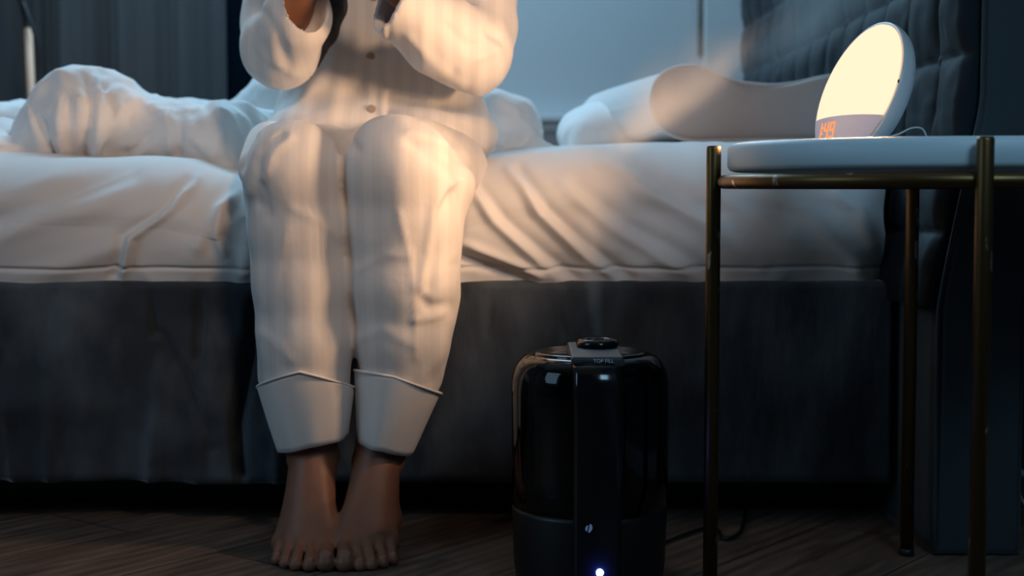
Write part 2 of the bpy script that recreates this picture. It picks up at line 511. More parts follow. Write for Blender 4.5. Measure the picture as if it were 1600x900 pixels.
def curtain(name, xa, xb, y, label, seed, edge):
    nx, nz_ = 220, 24
    X = np.linspace(xa, xb, nx); V = []; Q = []
    rng = np.random.RandomState(seed); ph = rng.rand(6) * 6
    for side in (0, 1):
        for j in range(nz_):
            z = .03 + (2.3 - .03) * j / (nz_ - 1)
            for i in range(nx):
                x = X[i]
                yy = y + .026 * math.sin(x * 38 + ph[0] + .4 * math.sin(z * 1.3)) + .014 * math.sin(x * 71 + ph[1]) + .006 * math.sin(z * 2 + x * 20)
                V.append((x, yy + side * .004, z))
    m = nx * nz_
    for j in range(nz_ - 1):
        for i in range(nx - 1):
            a = j * nx + i
            Q.append((a, a + 1, a + nx + 1, a + nx)); Q.append((m + a, m + a + nx, m + a + nx + 1, m + a + 1))
    for j in range(nz_ - 1):
        for i in (0, nx - 1):
            a = j * nx + i; Q.append((a, a + nx, m + a + nx, m + a))
    for j in (0, nz_ - 1):
        for i in range(nx - 1):
            a = j * nx + i; Q.append((a, a + 1, m + a + 1, m + a))
    o = from_np(name, V, Q, M_curt)
    return tag(o, label, 'curtain')


curtain('curtain', W(66, 50, 4.35)[0], W(352, 50, 4.35)[0], 4.35, 'wide dark grey curtain hanging between the floor lamp and the black gap', 3, True)
curtain('curtain', -2.35, W(84, 50, 4.45)[0], 4.47, 'darker curtain edge at the far left, behind the floor lamp pole', 5, False)

# ------------------------------------------------------------------ bed
XH = 0.556                       # headboard face
YF = 2.12; YFAR = 3.76; XF = -1.50
bed = empty('bed', (-.45, 2.9, 0), 'dark grey velvet upholstered bed frame with a tufted headboard at the right', 'bed')


def grid_mesh(U, Vv, fn):
    V = np.array([fn(u, v) for v in Vv for u in U]); nu, nv = len(U), len(Vv)
    i, j = np.meshgrid(np.arange(nu - 1), np.arange(nv - 1)); a = (j * nu + i).ravel()
    return V, np.stack([a, a + 1, a + nu + 1, a + nu], 1)


# side rail cloth: a closed box section swept along x
ZF0, ZF1 = .062, .357
U = np.linspace(XF, XH - .006, 420)
prof = []
for t in np.linspace(0, 1, 46): prof.append((YF, ZF0 + .008 + (ZF1 - ZF0 - .020) * t))
for t in np.linspace(0, math.pi / 2, 7)[1:]: prof.append((YF + .014 - .014 * math.cos(t), ZF1 - .012 + .012 * math.sin(t)))
prof += [(YF + .05, ZF1), (YF + .06, ZF1 - .01), (YF + .06, ZF0), (YF + .008, ZF0)]
P = np.array([(x, y, z) for (y, z) in prof for x in U]); nu = len(U); nv = len(prof)
i, j = np.meshgrid(np.arange(nu - 1), np.arange(nv)); a = (j * nu + i).ravel(); a2 = (((j + 1) % nv) * nu + i).ravel()
Q = np.stack([a, a + 1, a2 + 1, a2], 1)
px, py = proj(P)
x, z = P[:, 0], P[:, 2]
lowz = np.clip((.25 - z) / .19, 0, 1); left = np.clip((-.1 - x) / .25, 0, 1)
mask = (P[:, 1] < YF + .02)
d = .006 * noise(np.stack([x * 7, z * 0 + 3, z * 2.2], 1), 4) * (.3 + .7 * left)
d += (.010 * left) * lowz * ridge(np.stack([x * 15 + .8 * noise(np.stack([x * 4, z * 0, z * 5], 1), 9), z * 0, z * 1.2], 1), 7)
d += .0035 * ridge(np.stack([x * 9 + z * 7, z * 0, z * 6 - x * 2], 1), 12) * left
d += .0035 * noise(np.stack([x * 14, z * 0, z * 16], 1), 15) * (.25 + .75 * left)
for pl, am, wd in (([(395, 470), (388, 560), (372, 660), (378, 740)], -.016, 9), ([(236, 450), (240, 520)], -.008, 6), ([(250, 520), (290, 590), (335, 700)], -.005, 6),
                   ([(310, 460), (308, 560)], -.008, 8), ([(770, 440), (762, 520)], -.004, 6), ([(860, 438), (880, 520)], -.003, 8)):
    dd, pp = seg_dist(px, py, pl); d += am * np.exp(-(dd / wd) ** 2)
P[:, 1] -= d * mask * 1.6 * np.clip((ZF1 - .006 - z) / .05, 0, 1)
V = P; F = Q.tolist()
F.append([k * nu for k in range(nv)]); F.append([k * nu + nu - 1 for k in range(nv)][::-1])
o = from_np('side_rail', V, F, M_velvet, bed)
bm = bmesh.new(); bm.from_mesh(o.data); bmesh.ops.recalc_face_normals(bm, faces=bm.faces); bm.to_mesh(o.data); bm.free()
o = box('far_rail', XF, XH - .006, YFAR - .06, YFAR, ZF0, ZF1, M_velvet, bed, .012)
o = box('foot_rail', XF - .05, XF, YF, YFAR, ZF0, ZF1, M_velvet, bed, .012)
o = box('slat_base', XF, XH - .006, YF + .06, YFAR - .06, .20, .25, M_dark, bed, .004)
for lx in (XF + .1, -.45, XH - .15):
    for ly in (YF + .3, YFAR - .25):
        tube('leg', [(lx, ly, 0), (lx, ly, .20)], [.018, .026], M_dark, bed)
# plinth board set back under the frame
box('plinth', XF + .15, XH - .03, YF + .17, YF + .19, 0.0, .20, M_dark, bed, .003)

# headboard: upholstered slab leaning back, its near end faces the camera
YN = 1.934; HT = .118
def lean(z):                                   # x of the front face as a function of height
    return XH + .052 * np.clip((z - .33) / .27, 0, 1) ** 1.1
# side profile slab
N = 60; zs = np.linspace(0.0, 1.25, N)
V = []; F = []
ysl = [YN, YN + .004, YN + .012, YFAR + .10, YFAR + .112]
ins = [.010, .003, 0, 0, .01]
for y, s_ in zip(ysl, ins):
    for z in zs: V.append((lean(z) + s_ + .006, y, max(z, 0) + (s_ if z == 0 else 0)))
    for z in zs[::-1]: V.append((lean(z) + HT - s_ + .006, y, max(z, 0) + (s_ if z == 0 else 0)))
m = 2 * N
for k in range(len(ysl) - 1):
    for q in range(m):
        q2 = (q + 1) % m; F.append((k * m + q, k * m + q2, (k + 1) * m + q2, (k + 1) * m + q))
F.append(tuple(range(m))); F.append(tuple(range((len(ysl) - 1) * m, len(ysl) * m))[::-1])
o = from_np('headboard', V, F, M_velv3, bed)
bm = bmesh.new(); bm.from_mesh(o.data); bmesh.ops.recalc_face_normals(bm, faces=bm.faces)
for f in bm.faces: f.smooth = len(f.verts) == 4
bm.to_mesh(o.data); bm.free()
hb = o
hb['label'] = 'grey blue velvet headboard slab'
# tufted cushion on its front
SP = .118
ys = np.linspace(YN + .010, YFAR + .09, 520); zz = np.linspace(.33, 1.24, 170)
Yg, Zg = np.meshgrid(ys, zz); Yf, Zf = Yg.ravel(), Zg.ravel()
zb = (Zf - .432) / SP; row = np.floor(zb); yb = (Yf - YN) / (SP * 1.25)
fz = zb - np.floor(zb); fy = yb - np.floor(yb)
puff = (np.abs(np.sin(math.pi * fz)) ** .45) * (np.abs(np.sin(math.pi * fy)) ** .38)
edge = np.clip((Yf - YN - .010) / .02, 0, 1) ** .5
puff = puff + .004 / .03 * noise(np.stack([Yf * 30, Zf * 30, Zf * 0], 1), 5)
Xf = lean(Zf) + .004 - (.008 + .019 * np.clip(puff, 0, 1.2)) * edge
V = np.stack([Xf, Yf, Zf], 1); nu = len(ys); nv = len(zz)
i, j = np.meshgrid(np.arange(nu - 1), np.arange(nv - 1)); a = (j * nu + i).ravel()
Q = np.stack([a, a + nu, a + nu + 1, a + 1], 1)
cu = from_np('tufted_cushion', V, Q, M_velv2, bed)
cu['label'] = 'deep blue buttoned velvet cushion'
so = cu.modifiers.new('s', 'SOLIDIFY'); so.thickness = .004; so.offset = -1
for r in range(0, 7):
    for c in range(1, 13):
        zc = .432 + r * SP; yc = YN + c * SP * 1.25
        if zc > 1.2 or yc > YFAR + .05: continue
        bm = bmesh.new(); bmesh.ops.create_uvsphere(bm, u_segments=12, v_segments=8, radius=.010)
        for v in bm.verts: v.co = Vector((v.co.x * .5, v.co.y, v.co.z)) + Vector((float(lean(zc)) - .004, yc, zc))
        from_bm('button', bm, M_velv2, cu, True)
# piping strip down the near edge of the headboard
tube('piping', [(float(lean(z)) + .006, YN + .001, z) for z in np.linspace(.02, 1.24, 40)], .0024, M_velv3, bed, 8)

# ------------------------------------------------------------------ mattress with fitted sheet
def ztop(x):
    px_ = 800 + x / 2.3 * FPX
    xs = [-1200, 0, 300, 420, 580, 720, 800, 900, 1150, 1600]
    zs_ = [.540, .541, .530, .500, .500, .528, .545, .553, .560, .562]
    return np.interp(px_, xs, zs_)
U = np.linspace(XF + .01, XH - .012, 560)
T = np.concatenate([np.linspace(0, 1, 150), 1 + np.linspace(0, 1, 50)[1:]])
V = []
xx, tt = np.meshgrid(U, T); xx = xx.ravel(); tt = tt.ravel()
zt = ztop(xx)
ZB = .345
# face: straight up, then quarter super-ellipse into the crown
ry, rz = .15, .085
yf = np.zeros_like(xx); zf = np.zeros_like(xx)
s = np.clip(tt, 0, 1)
a1 = np.clip(s / .55, 0, 1); a2 = np.clip((s - .55) / .45, 0, 1) * math.pi / 2
yf = YF + .016 - .022 * np.sin(np.clip(a1 * 1.15, 0, 1) * math.pi * .62) ** 1 + (1 - np.cos(a2)) ** .9 * ry
zf = ZB + (zt - rz - ZB) * a1 + rz * np.sin(a2) ** 1.0
far = np.clip(tt - 1, 0, 1)
yf += far * (YFAR - .06 - YF - ry)
zf -= .055 * np.exp(-((xx + .20) / .17) ** 2) * np.clip((yf - 2.24) / .05, 0, 1) * np.clip((2.62 - yf) / .08, 0, 1)
zf += .018 * np.sin(np.clip(far * 1.0, 0, 1) * math.pi) ** .6 * (tt > 1)
zf -= np.where(far > .93, (far - .93) / .07 * .12, 0)
# rounded at both ends
e = np.clip((XH - .012 - xx) / .05, 0, 1); ee = 1 - (1 - (1 - e) ** 2.2)
yf += .035 * ee * (tt < 1.001)
P = np.stack([xx, yf, zf], 1); nu = len(U); nv = len(T)
i, j = np.meshgrid(np.arange(nu - 1), np.arange(nv - 1)); a = (j * nu + i).ravel()
Q = np.stack([a, a + 1, a + nu + 1, a + nu], 1)
Nn = normals(P, Q)
px, py = proj(P)
front = np.clip((2.40 - P[:, 1]) / .10, 0, 1)
d = np.zeros(len(P))
folds = [  # polyline in the picture of the sheet face, height, width px
    ([(796, 262), (846, 337), (902, 387), (966, 437)], .011, 9), ([(812, 262), (858, 330), (915, 382), (985, 437)], -.008, 11),
    ([(731, 285), (775, 349), (834, 399), (878, 436)], .009, 9), ([(745, 282), (790, 345), (850, 398), (900, 436)], -.006, 10),
    ([(958, 262), (999, 296), (1101, 349), (1170, 400), (1215, 436)], .007, 14), ([(880, 290), (958, 355), (1011, 387), (1090, 436)], .008, 12),
    ([(905, 290), (975, 350), (1030, 380), (1110, 430)], -.006, 14), ([(720, 380), (760, 395), (803, 412), (866, 436)], .008, 8),
    ([(718, 402), (760, 414), (800, 428), (820, 437)], -.010, 9), ([(1050, 275), (1150, 320), (1260, 390)], .005, 15),
    ([(1180, 300), (1260, 330), (1330, 400), (1350, 430)], .006, 13), ([(1290, 290), (1340, 330), (1375, 400)], .007, 12),
    ([(1200, 420), (1150, 380), (1120, 330)], -.005, 16),
    ([(308, 282), (268, 328), (205, 372), (190, 436)], .010, 7), ([(295, 285), (255, 328), (192, 368), (176, 430)], -.006, 9),
    ([(372, 300), (346, 330), (340, 370), (356, 405)], .010, 9), ([(355, 318), (330, 350), (300, 400)], .006, 12),
    ([(230, 280), (130, 330), (0, 368), (-80, 385)], .006, 18), ([(205, 275), (110, 305), (0, 340)], -.005, 18), ([(300, 330), (190, 385), (90, 420), (0, 433)], .004, 15),
    ([(120, 275), (40, 300), (-60, 320)], .004, 16), ([(392, 345), (385, 400), (380, 436)], .006, 10),
]
for pl, am, wd in folds:
    dd, pp = seg_dist(px, py, pl)
    tap = np.clip(pp * 6, 0, 1) * np.clip((1 - pp) * 8, 0, 1) if am > 0 else 1
    d += am * np.exp(-(dd / wd) ** 2) * (.35 + .65 * tap)
# loose gathers near the hem
xw, zw = P[:, 0], P[:, 2]
low = np.clip((.40 - zw) / .05, 0, 1)
d += .0045 * low * ridge(np.stack([xw * 14, zw * 0, zw * 10], 1), 31)
d -= .0035 * np.exp(-((zw - .375) / .0028) ** 2)
right = 1 / (1 + np.exp(-(px - 560) / 60))
q_r = np.stack([xw * 5 - zw * 4, zw * 0 + P[:, 1] * 2, (zw * 22 + xw * 15) * .55], 1)
q_l = np.stack([xw * 4 + zw * 3, zw * 0 + P[:, 1] * 2, (zw * 22 - xw * 11) * .6], 1)
d += .0034 * (right * ridge(q_r, 33) + (1 - right) * ridge(q_l, 34))
d += .0020 * (right * noise(q_r * 2.2, 37) + (1 - right) * noise(q_l * 2.2, 38))
d2 = .004 * noise(np.stack([xw * 9, P[:, 1] * 6, zw * 9], 1), 41)
P = P + Nn * ((d * front + d2) * 1.0)[:, None]
F = Q.tolist()
mt = from_np('mattress', P, F, M_sheet)
tag(mt, 'thick mattress in a creased white fitted sheet on the grey bed frame', 'mattress')

# ------------------------------------------------------------------ duvet
S = SDF((-1.5, 2.22, .44), (.22, 3.5, .80), .0065)
def bl(p, q, ra, rb, k=.04, sc=(1, 1, 1)):
    S.rc(W(*p), W(*q), ra, rb, k, sc=sc)
bl((80, 205, 2.46), (140, 182, 2.48), .050, .072, .02, (1, 1.5, 1))
bl((140, 182, 2.48), (268, 208, 2.48), .072, .048, .03, (1, 1.5, 1))
bl((60, 228, 2.42), (75, 232, 2.5), .028, .03, .03)
bl((268, 210, 2.50), (345, 222, 2.48), .048, .050, .03, (1, 1.5, 1))
bl((345, 222, 2.48), (440, 228, 2.55), .050, .050, .04, (1, 1.5, 1))
bl((60, 215, 2.75), (340, 205, 2.8), .055, .055, .05, (1, 2, 1))
bl((430, 190, 2.78), (520, 200, 2.85), .078, .10, .04, (1, 1.5, 1))
bl((-300, 228, 2.75), (70, 222, 2.75), .072, .072, .03, (1, 2, 1))
bl((-60, 236, 2.40), (18, 240, 2.42), .032, .020, .015, (1, 2, 1))
bl((-200, 226, 2.5), (10, 226, 2.52), .035, .035, .02, (1, 2, 1))
bl((520, 205, 2.85), (740, 205, 2.85), .10, .075, .04, (1, 1.6, 1))
bl((775, 210, 2.72), (790, 210, 3.0), .074, .07, .03)
bl((800, 225, 2.72), (822, 232, 2.75), .05, .03, .03)
bl((840, 238, 2.68), (880, 240, 2.70), .022, .012, .02, (1, 2, 1))
V, Q = S.mesh(3)
N_ = normals(V, Q)
q = V.copy()
wr1 = .3 * noise(V * 6, 61)[:, None]
am = .0065 * ridge(np.stack([V[:, 0] * 15 + V[:, 2] * 5, V[:, 1] * 5, V[:, 2] * 4], 1) + wr1, 51) + .007 * noise(V * 11, 52)
am += .0045 * ridge(np.stack([V[:, 0] * 13 - V[:, 2] * 15, V[:, 1] * 8, V[:, 2] * 6], 1) + wr1, 55) + .0016 * ridge(V * 38, 56)
px, py = proj(V)
for pl, a_, wd in (([(135, 125), (140, 170), (132, 240)], -.010, 5), ([(148, 125), (155, 160), (150, 235)], .010, 6), ([(72, 190), (78, 215), (86, 240)], -.014, 4), ([(100, 145), (112, 170), (108, 215)], -.008, 7),
                   ([(205, 155), (185, 180), (150, 230)], .009, 5), ([(198, 165), (202, 205), (196, 232)], -.006, 5), ([(175, 200), (165, 222), (150, 240)], -.010, 5), ([(235, 210), (215, 225), (200, 235)], -.009, 5),
                   ([(150, 140), (180, 128), (240, 150)], -.005, 5), ([(275, 170), (285, 200), (282, 235)], -.010, 6), ([(300, 180), (312, 205), (330, 215)], -.008, 5), ([(60, 160), (80, 130), (95, 125)], .006, 6),
                   ([(318, 168), (336, 190), (350, 215), (352, 245)], -.007, 5), ([(328, 166), (350, 188), (366, 214)], .006, 5), ([(360, 170), (385, 190), (400, 215)], -.006, 5), ([(295, 178), (305, 210), (330, 240)], .006, 6), ([(240, 160), (262, 190), (268, 230)], .007, 6), ([(105, 130), (95, 180), (100, 235)], .008, 7), ([(50, 165), (55, 200), (62, 238)], .006, 5), ([(165, 135), (172, 165), (180, 190)], -.006, 5)):
    dd, pp = seg_dist(px, py, pl); am += a_ * np.exp(-(dd / wd) ** 2) * (V[:, 1] < 2.7)
V = V + N_ * am[:, None]
fx = noise(V * 4.5, 63) * 1.2
am2 = .0055 * np.clip(ridge(np.stack([V[:, 0] * 21 + fx * 2, V[:, 1] * 7 + fx, V[:, 2] * 9 + fx], 1), 64) - .35, 0, 1)
am2 += .0050 * np.clip(ridge(np.stack([V[:, 0] * 10 + V[:, 2] * 20 + fx, V[:, 1] * 9, V[:, 2] * 10 + fx * 2], 1), 65) - .4, 0, 1)
am2 += .0022 * np.clip(ridge(np.stack([V[:, 0] * 34 + fx * 3, V[:, 1] * 12, V[:, 2] * 14 + fx * 2], 1), 66) - .2, 0, 1)
V = V + N_ * am2[:, None]
V[:, 2] = np.maximum(V[:, 2], ztop(V[:, 0]) - .004)
V = relax(V, Q, 1)
dv = from_np('duvet', V, Q, M_duvet)
tag(dv, 'rumpled white duvet bunched up on the bed around the seated person', 'duvet')

# ------------------------------------------------------------------ contour pillow
pil = empty('contour_pillow', (.40, 2.75, .56), 'wave-shaped white foam pillow lying by the headboard', 'pillow')
A0 = W(1022, 170, 2.50); DW = (XH - .012) - A0[0]
def pill_pts(shrink, y):
    """outline (x,z) of the pillow end seen from the camera"""
    top = [(1020, 158), (1024, 135), (1038, 115), (1060, 105), (1085, 103), (1108, 108), (1135, 121), (1165, 130), (1205, 133), (1245, 129), (1280, 121), (1310, 117), (1335, 122), (1348, 150), (1346, 185)]
    bot = [(1330, 214), (1290, 216), (1220, 216), (1140, 217), (1080, 218), (1045, 206), (1026, 185)]
    pts = [W(p[0], p[1] + 4, 2.50) for p in top + bot]
    sp = spline([Vector(p) for p in pts + [pts[0]]], 6)[:-1]
    c = Vector((sum(p.x for p in sp) / len(sp), 0, sum(p.z for p in sp) / len(sp)))
    L_ = []
    for p in sp:
        v = Vector((p.x - c.x, 0, p.z - c.z)); l = v.length
        v = v * max(0, (l - shrink)) / l
        L_.append((c.x + v.x, c.z + v.z))
    return L_
rings = [(.034, 2.494), (.014, 2.496), (.006, 2.500), (.0, 2.506), (-.002, 2.512), (0, 2.52), (.001, 2.60), (.0, 2.75), (.0, 2.90), (.002, 3.00), (.008, 3.04), (.02, 3.06)]
V = []; F = []; Mi = []
for k, (sh, y) in enumerate(rings):
    L_ = pill_pts(sh, y); m = len(L_)
    t = (y - 2.5)
    for (x_, z_) in L_:
        V.append((x_ - t * .20, y, .556 + (z_ - .556) * (1 - .10 * t) + .004))
for k in range(len(rings) - 1):
    for q in range(m):
        q2 = (q + 1) % m; F.append((k * m + q, k * m + q2, (k + 1) * m + q2, (k + 1) * m + q))
F.append(tuple(range(m))[::-1]); F.append(tuple(range((len(rings) - 1) * m, len(rings) * m)))
kx = 4
o = from_np('pillow_end', V[:kx * m], [f for f in F[:(kx - 1) * m]] + [F[-2]], M_pill, pil); o['label'] = 'beige pink end panel'
V2 = V[(kx - 1) * m:]; off = (kx - 1) * m
F2 = [tuple(i - off for i in f) for f in F[(kx - 1) * m:-2]] + [tuple(i - off for i in F[-1])]
o = from_np('pillow_cover', V2, F2, M_pillt, pil); o['label'] = 'white quilted cover'
L_ = pill_pts(-.002, 0)
tube('piping', [Vector((x_ - .0012, 2.506, .560 + (z_ - .556))) for x_, z_ in L_ + [L_[0]]], .0028, M_pillt, pil, 8, False)
# plain pillow behind the contour pillow
S = SDF((-.05, 2.55, .48), (.52, 3.35, .72), .007)
a = W(958, 222, 2.98); b_ = W(1040, 196, 2.98)
S.ell((.245, 2.95, .598), (.155, .22, .078), .02)
S.rc((.15, 2.80, .570), (.20, 3.10, .570), .035, .035, .05)
V, Q = S.mesh(3); N_ = normals(V, Q)
V = V + N_ * (.005 * ridge(V * 9, 71) + .004 * noise(V * 20, 72))[:, None]
V[:, 2] = np.maximum(V[:, 2], .553)
o = from_np('pillow', V, Q, M_duvet); tag(o, 'soft white pillow sloping down behind the wave-shaped pillow', 'pillow')

# ------------------------------------------------------------------ person
per = empty('person', (W(560, 200, 2.3)[0], 2.0, 0.0), 'barefoot person with long dark hair in white striped pyjamas seated on the bed edge', 'person')

# feet (fine grid), toes towards the camera
def foot(cx_ank, cx_toe, inner):
    """inner = +1 when the big toe is on the image right"""
    sdf = SDF((-.36, 1.78, -.006), (-.13, 2.16, .19), .0021)
    return sdf
SF = SDF((-.36, 1.78, -.008), (-.12, 2.17, .22), .0021)
toes_all = []
nails = []
def build_foot(ank, toes, heel, ball):
    A = W(*ank); Hh = np.array([A[0] * .99 + heel * .004, A[1] + .040, .024])
    SF.rc(A + [0, .006, .05], A, .032, .0285, .01, sc=(.90, 1.10, 1))
    SF.rc(A, Hh + [0, -.004, .012], .0290, .024, .02)
    SF.ell(Hh, (.025, .034, .027), .015)
    # malleoli
    SF.ell(A + [.026, .004, -.006], (.010, .012, .012), .012); SF.ell(A + [-.026, .002, -.010], (.010, .012, .012), .012)
    n = len(toes)
    for k, (tx, ty, r, ln) in enumerate(toes):
        tip = np.array([tx, ty, r * .86])
        mth = np.array([ball[0] + (ball[1] - ball[0]) * k / (n - 1), tip[1] + ln + .014, .018 + .011 * (1 - k / (n - 1)) ** .7])
        big = k == 0
        rm = .0155 if big else .0120
        mth[2] = max(mth[2], rm + .001)
        # instep bone from ankle to ball
        SF.rc(A + [(mth[0] - A[0]) * .30, -.020, -.026 - .003 * k], mth, .0225 - .0016 * k, rm, .014)
    SF.rc(A + [0, -.020, -.020], [(ball[0] + ball[1]) / 2, toes[1][1] + .075, .026], .026, .021, .018)
    for k, (tx, ty, r, ln) in enumerate(toes):
        big = k == 0
        tip = np.array([tx, ty, r * .90])
        mth = np.array([ball[0] + (ball[1] - ball[0]) * k / (n - 1), tip[1] + ln + .014, .020 + .006 * (1 - k / (n - 1))])
        mid = (tip * .45 + mth * .55); mid[2] = max(mid[2], r) + (.004 if not big else .001)
        SF.rc(mth, mid, .0115 if not big else .0140, r * .84, .006)
        SF.rc(mid, tip, r * .84, r, .0022)
        nails.append((tip + np.array([0, -r * .30, r * .70]), r * (.66 if big else .58)))
        SF.ell(tip + [0, -.001, -.001], (r * 1.02, r * 1.05, r * .9), .002)
# toe tips: x from the picture, y depth, radius, length behind the tip
def tx(px_, d): return W(px_, 885, d)[0]
ank1 = (489, 706, 2.005); ank2 = (591, 712, 2.005)
build_foot(ank1, [(tx(509, 1.862), 1.862, .0120, .040), (tx(483, 1.858), 1.860, .0085, .036), (tx(461, 1.860), 1.864, .0082, .032), (tx(445, 1.872), 1.876, .0078, .028), (tx(433, 1.892), 1.894, .0080, .024)],
           0, (tx(510, 1.92), tx(442, 1.95)))
build_foot(ank2, [(tx(539, 1.862), 1.862, .0122, .040), (tx(562, 1.858), 1.862, .0083, .036), (tx(580, 1.860), 1.866, .0080, .032), (tx(598, 1.872), 1.877, .0078, .028), (tx(613, 1.888), 1.892, .0082, .024)],
           0, (tx(541, 1.92), tx(612, 1.95)))
for ank, kn in ((ank1, W(462, 300, 1.99)), (ank2, W(622, 300, 1.98))):
    A = W(*ank); SF.rc(A, A + (kn - A) * .30, .0285, .034, .01)
SF.F = np.maximum(SF.F, 0.0005 - (SF.lo[2] + np.arange(SF.n[2]) * SF.res).astype(np.float32)[None, None, :])
FV, FQ = SF.mesh(1)

# rest of the body
B = SDF((-.50, 1.86, .17), (.30, 2.62, 1.52), .0055)
K1 = W(458, 262, 1.965); K2 = W(622, 262, 1.955); H1 = W(550, 250, 2.38); H2 = W(655, 250, 2.39)
for ank, kn, hp in ((ank1, K1, H1), (ank2, K2, H2)):
    A = W(*ank) + np.array([0, 0, .03]); cf = A * .35 + kn * .65 + np.array([0, .012, 0])
    B.rc(A, cf, .030, .047, .01); B.rc(cf, kn, .047, .047, .01); B.rc(kn, hp, .048, .058, .02)
pel = W(602, 175, 2.41); pel[2] = .60
che = pel + np.array([0, .00, .28]); sho = pel + np.array([0, .01, .44])
B.ell(pel + [0, .03, 0], (.14, .085, .08), .02)
B.rc(pel + [0, .02, 0], che, .075, .085, .03, sc=(1.3, .9, 1)); B.rc(che, sho, .09, .07, .04, sc=(1.4, .9, 1))
nk = sho + np.array([0, -.01, .10]); hd = nk + np.array([0, -.025, .125])
B.rc(sho, nk, .05, .045, .02)
B.ell(hd, (.070, .088, .105), .015); B.rc(hd + [0, -.035, -.045], hd + [0, -.06, -.082], .045, .025, .02)
B.rc(hd + [0, -.082, .01], hd + [0, -.098, -.022], .008, .012, .008)      # nose
for s_ in (-1, 1):
    B.ell(hd + [s_ * .030, -.086, .012], (.017, .012, .011), .006, True)   # eye socket
    B.ell(hd + [s_ * .071, .004, -.005], (.010, .018, .030), .006)         # ear
    B.ell(hd + [s_ * .030, -.078, -.030], (.022, .02, .02), .02)           # cheek
B.rc(hd + [-.018, -.088, -.050], hd + [.018, -.088, -.050], .006, .006, .006)
SH1 = W(452, -60, 2.40); SH1 = np.array([pel[0] - .165, 2.40, sho[2] - .02]); SH2 = np.array([pel[0] + .165, 2.40, sho[2] - .02])
EL1 = W(441, 72, 2.20); EL2 = W(744, 78, 2.19)
WR1 = W(482, -62, 2.06); WR2 = W(585, -50, 2.04)
for sh, el, wr in ((SH1, EL1, WR1), (SH2, EL2, WR2)):
    B.rc(sh, el, .045, .034, .02); B.rc(el, wr, .034, .023, .012)
    B.rc(sho, sh, .055, .045, .03)
BV, BQ = B.mesh(2)
# hands: fine grids
def hand(wr, el, side):
    f = wr - el; f /= np.linalg.norm(f)
    S = SDF(wr - np.array([.13, .13, .06]), wr + np.array([.13, .13, .20]), .0026)
    palmdir = np.array([-side * 1.0 * -1, -.15, .15]); acr = np.array([0.0, -1.0, .25]); acr /= np.linalg.norm(acr)
    d_ = f * .85 + np.array([0, -.1, .45]); d_ /= np.linalg.norm(d_)
    inw = np.array([-side, 0, 0.0])
    inw = inw - d_ * (inw @ d_); inw /= np.linalg.norm(inw); acr = np.cross(d_, inw)
    S.rc(wr - f * .05, wr, .024, .022, .01)
    for k in range(4):
        o_ = (k - 1.5) * .0185
        kn = wr + d_ * (.082 - abs(k - 1.2) * .004) + acr * o_
        S.rc(wr + d_ * .01 + acr * o_ * .6, kn, .0165, .0125, .012)
    for k in range(4):
        o_ = (k - 1.5) * .0195
        kn = wr + d_ * (.082 - abs(k - 1.2) * .004) + acr * o_
        L1 = (.038, .043, .040, .031)[k]
        a = kn + (d_ * .9 + inw * .45) * L1; b2 = a + (d_ * .45 + inw * .9) * L1 * .65; c2 = b2 + (inw * .95 - d_ * .15) * L1 * .5
        S.rc(kn, a, .0098, .0088, .004); S.rc(a, b2, .0088, .0080, .001); S.rc(b2, c2, .0080, .0070, .001)
    tb = wr + d_ * .025 - acr * .024; t1 = tb - acr * .018 + d_ * .026 + inw * .018; t2 = t1 + d_ * .028 + inw * .016
    S.rc(wr + d_ * .012 - acr * .012, tb, .018, .015, .01); S.rc(tb, t1, .014, .0115, .008); S.rc(t1, t2, .0108, .0092, .003)
    return S.mesh(1)
parts_ = [(BV, BQ), (FV, FQ), hand(WR1, EL1, -1), hand(WR2, EL2, 1)]
Vs, Qs, off = [], [], 0
for v_, q_ in parts_:
    Vs.append(v_); Qs.append(q_ + off); off += len(v_)
body = from_np('body', np.concatenate(Vs), np.concatenate(Qs), M_skin, per)
# toenails
for p, r in nails:
    # seat each nail on the skin
    dd = np.linalg.norm(FV[:, :2] - p[None, :2], axis=1); near = FV[dd < r * .5]
    zt_ = near[:, 2].max() if len(near) else p[2]
    bm = bmesh.new(); bmesh.ops.create_uvsphere(bm, u_segments=14, v_segments=8, radius=1.0)
    R_ = Matrix.Rotation(math.radians(38), 4, 'X')
    for v in bm.verts:
        c = Vector((v.co.x * r, v.co.y * r * 1.0, v.co.z * .0016)); v.co = R_ @ c + Vector((p[0], p[1], zt_ - .0012))
    from_bm('toenail', bm, M_nail, body, True)
for s_ in (-1, 1):
    bm = bmesh.new(); bmesh.ops.create_uvsphere(bm, u_segments=16, v_segments=10, radius=.0105)
    for v in bm.verts: v.co += Vector(hd + [s_ * .030, -.078, .012])
    from_bm('eye', bm, M_eye, body, True)

# ---- pyjama trousers
S = SDF((-.42, 1.86, .20), (.12, 2.60, .70), .0042)
def L3(p): return W(*p)
leg1 = [((457, 266, 1.968), .063), ((468, 350, 1.985), .067), ((474, 440, 1.992), .0655), ((478, 530, 1.995), .0645), ((479, 592, 1.995), .0590)]
leg2 = [((620, 262, 1.958), .067), ((624, 350, 1.978), .071), ((628, 440, 1.985), .070), ((625, 530, 1.99), .0600), ((620, 592, 1.994), .0500)]
for lg in (leg1, leg2):
    for (p, ra), (q, rb) in zip(lg[:-1], lg[1:]):
        S.rc(W(*p), W(*q), ra, rb, .012)
S.rc(W(457, 268, 1.972), W(530, 262, 2.36), .063, .072, .018); S.rc(W(622, 264, 1.962), W(680, 262, 2.38), .068, .078, .018)
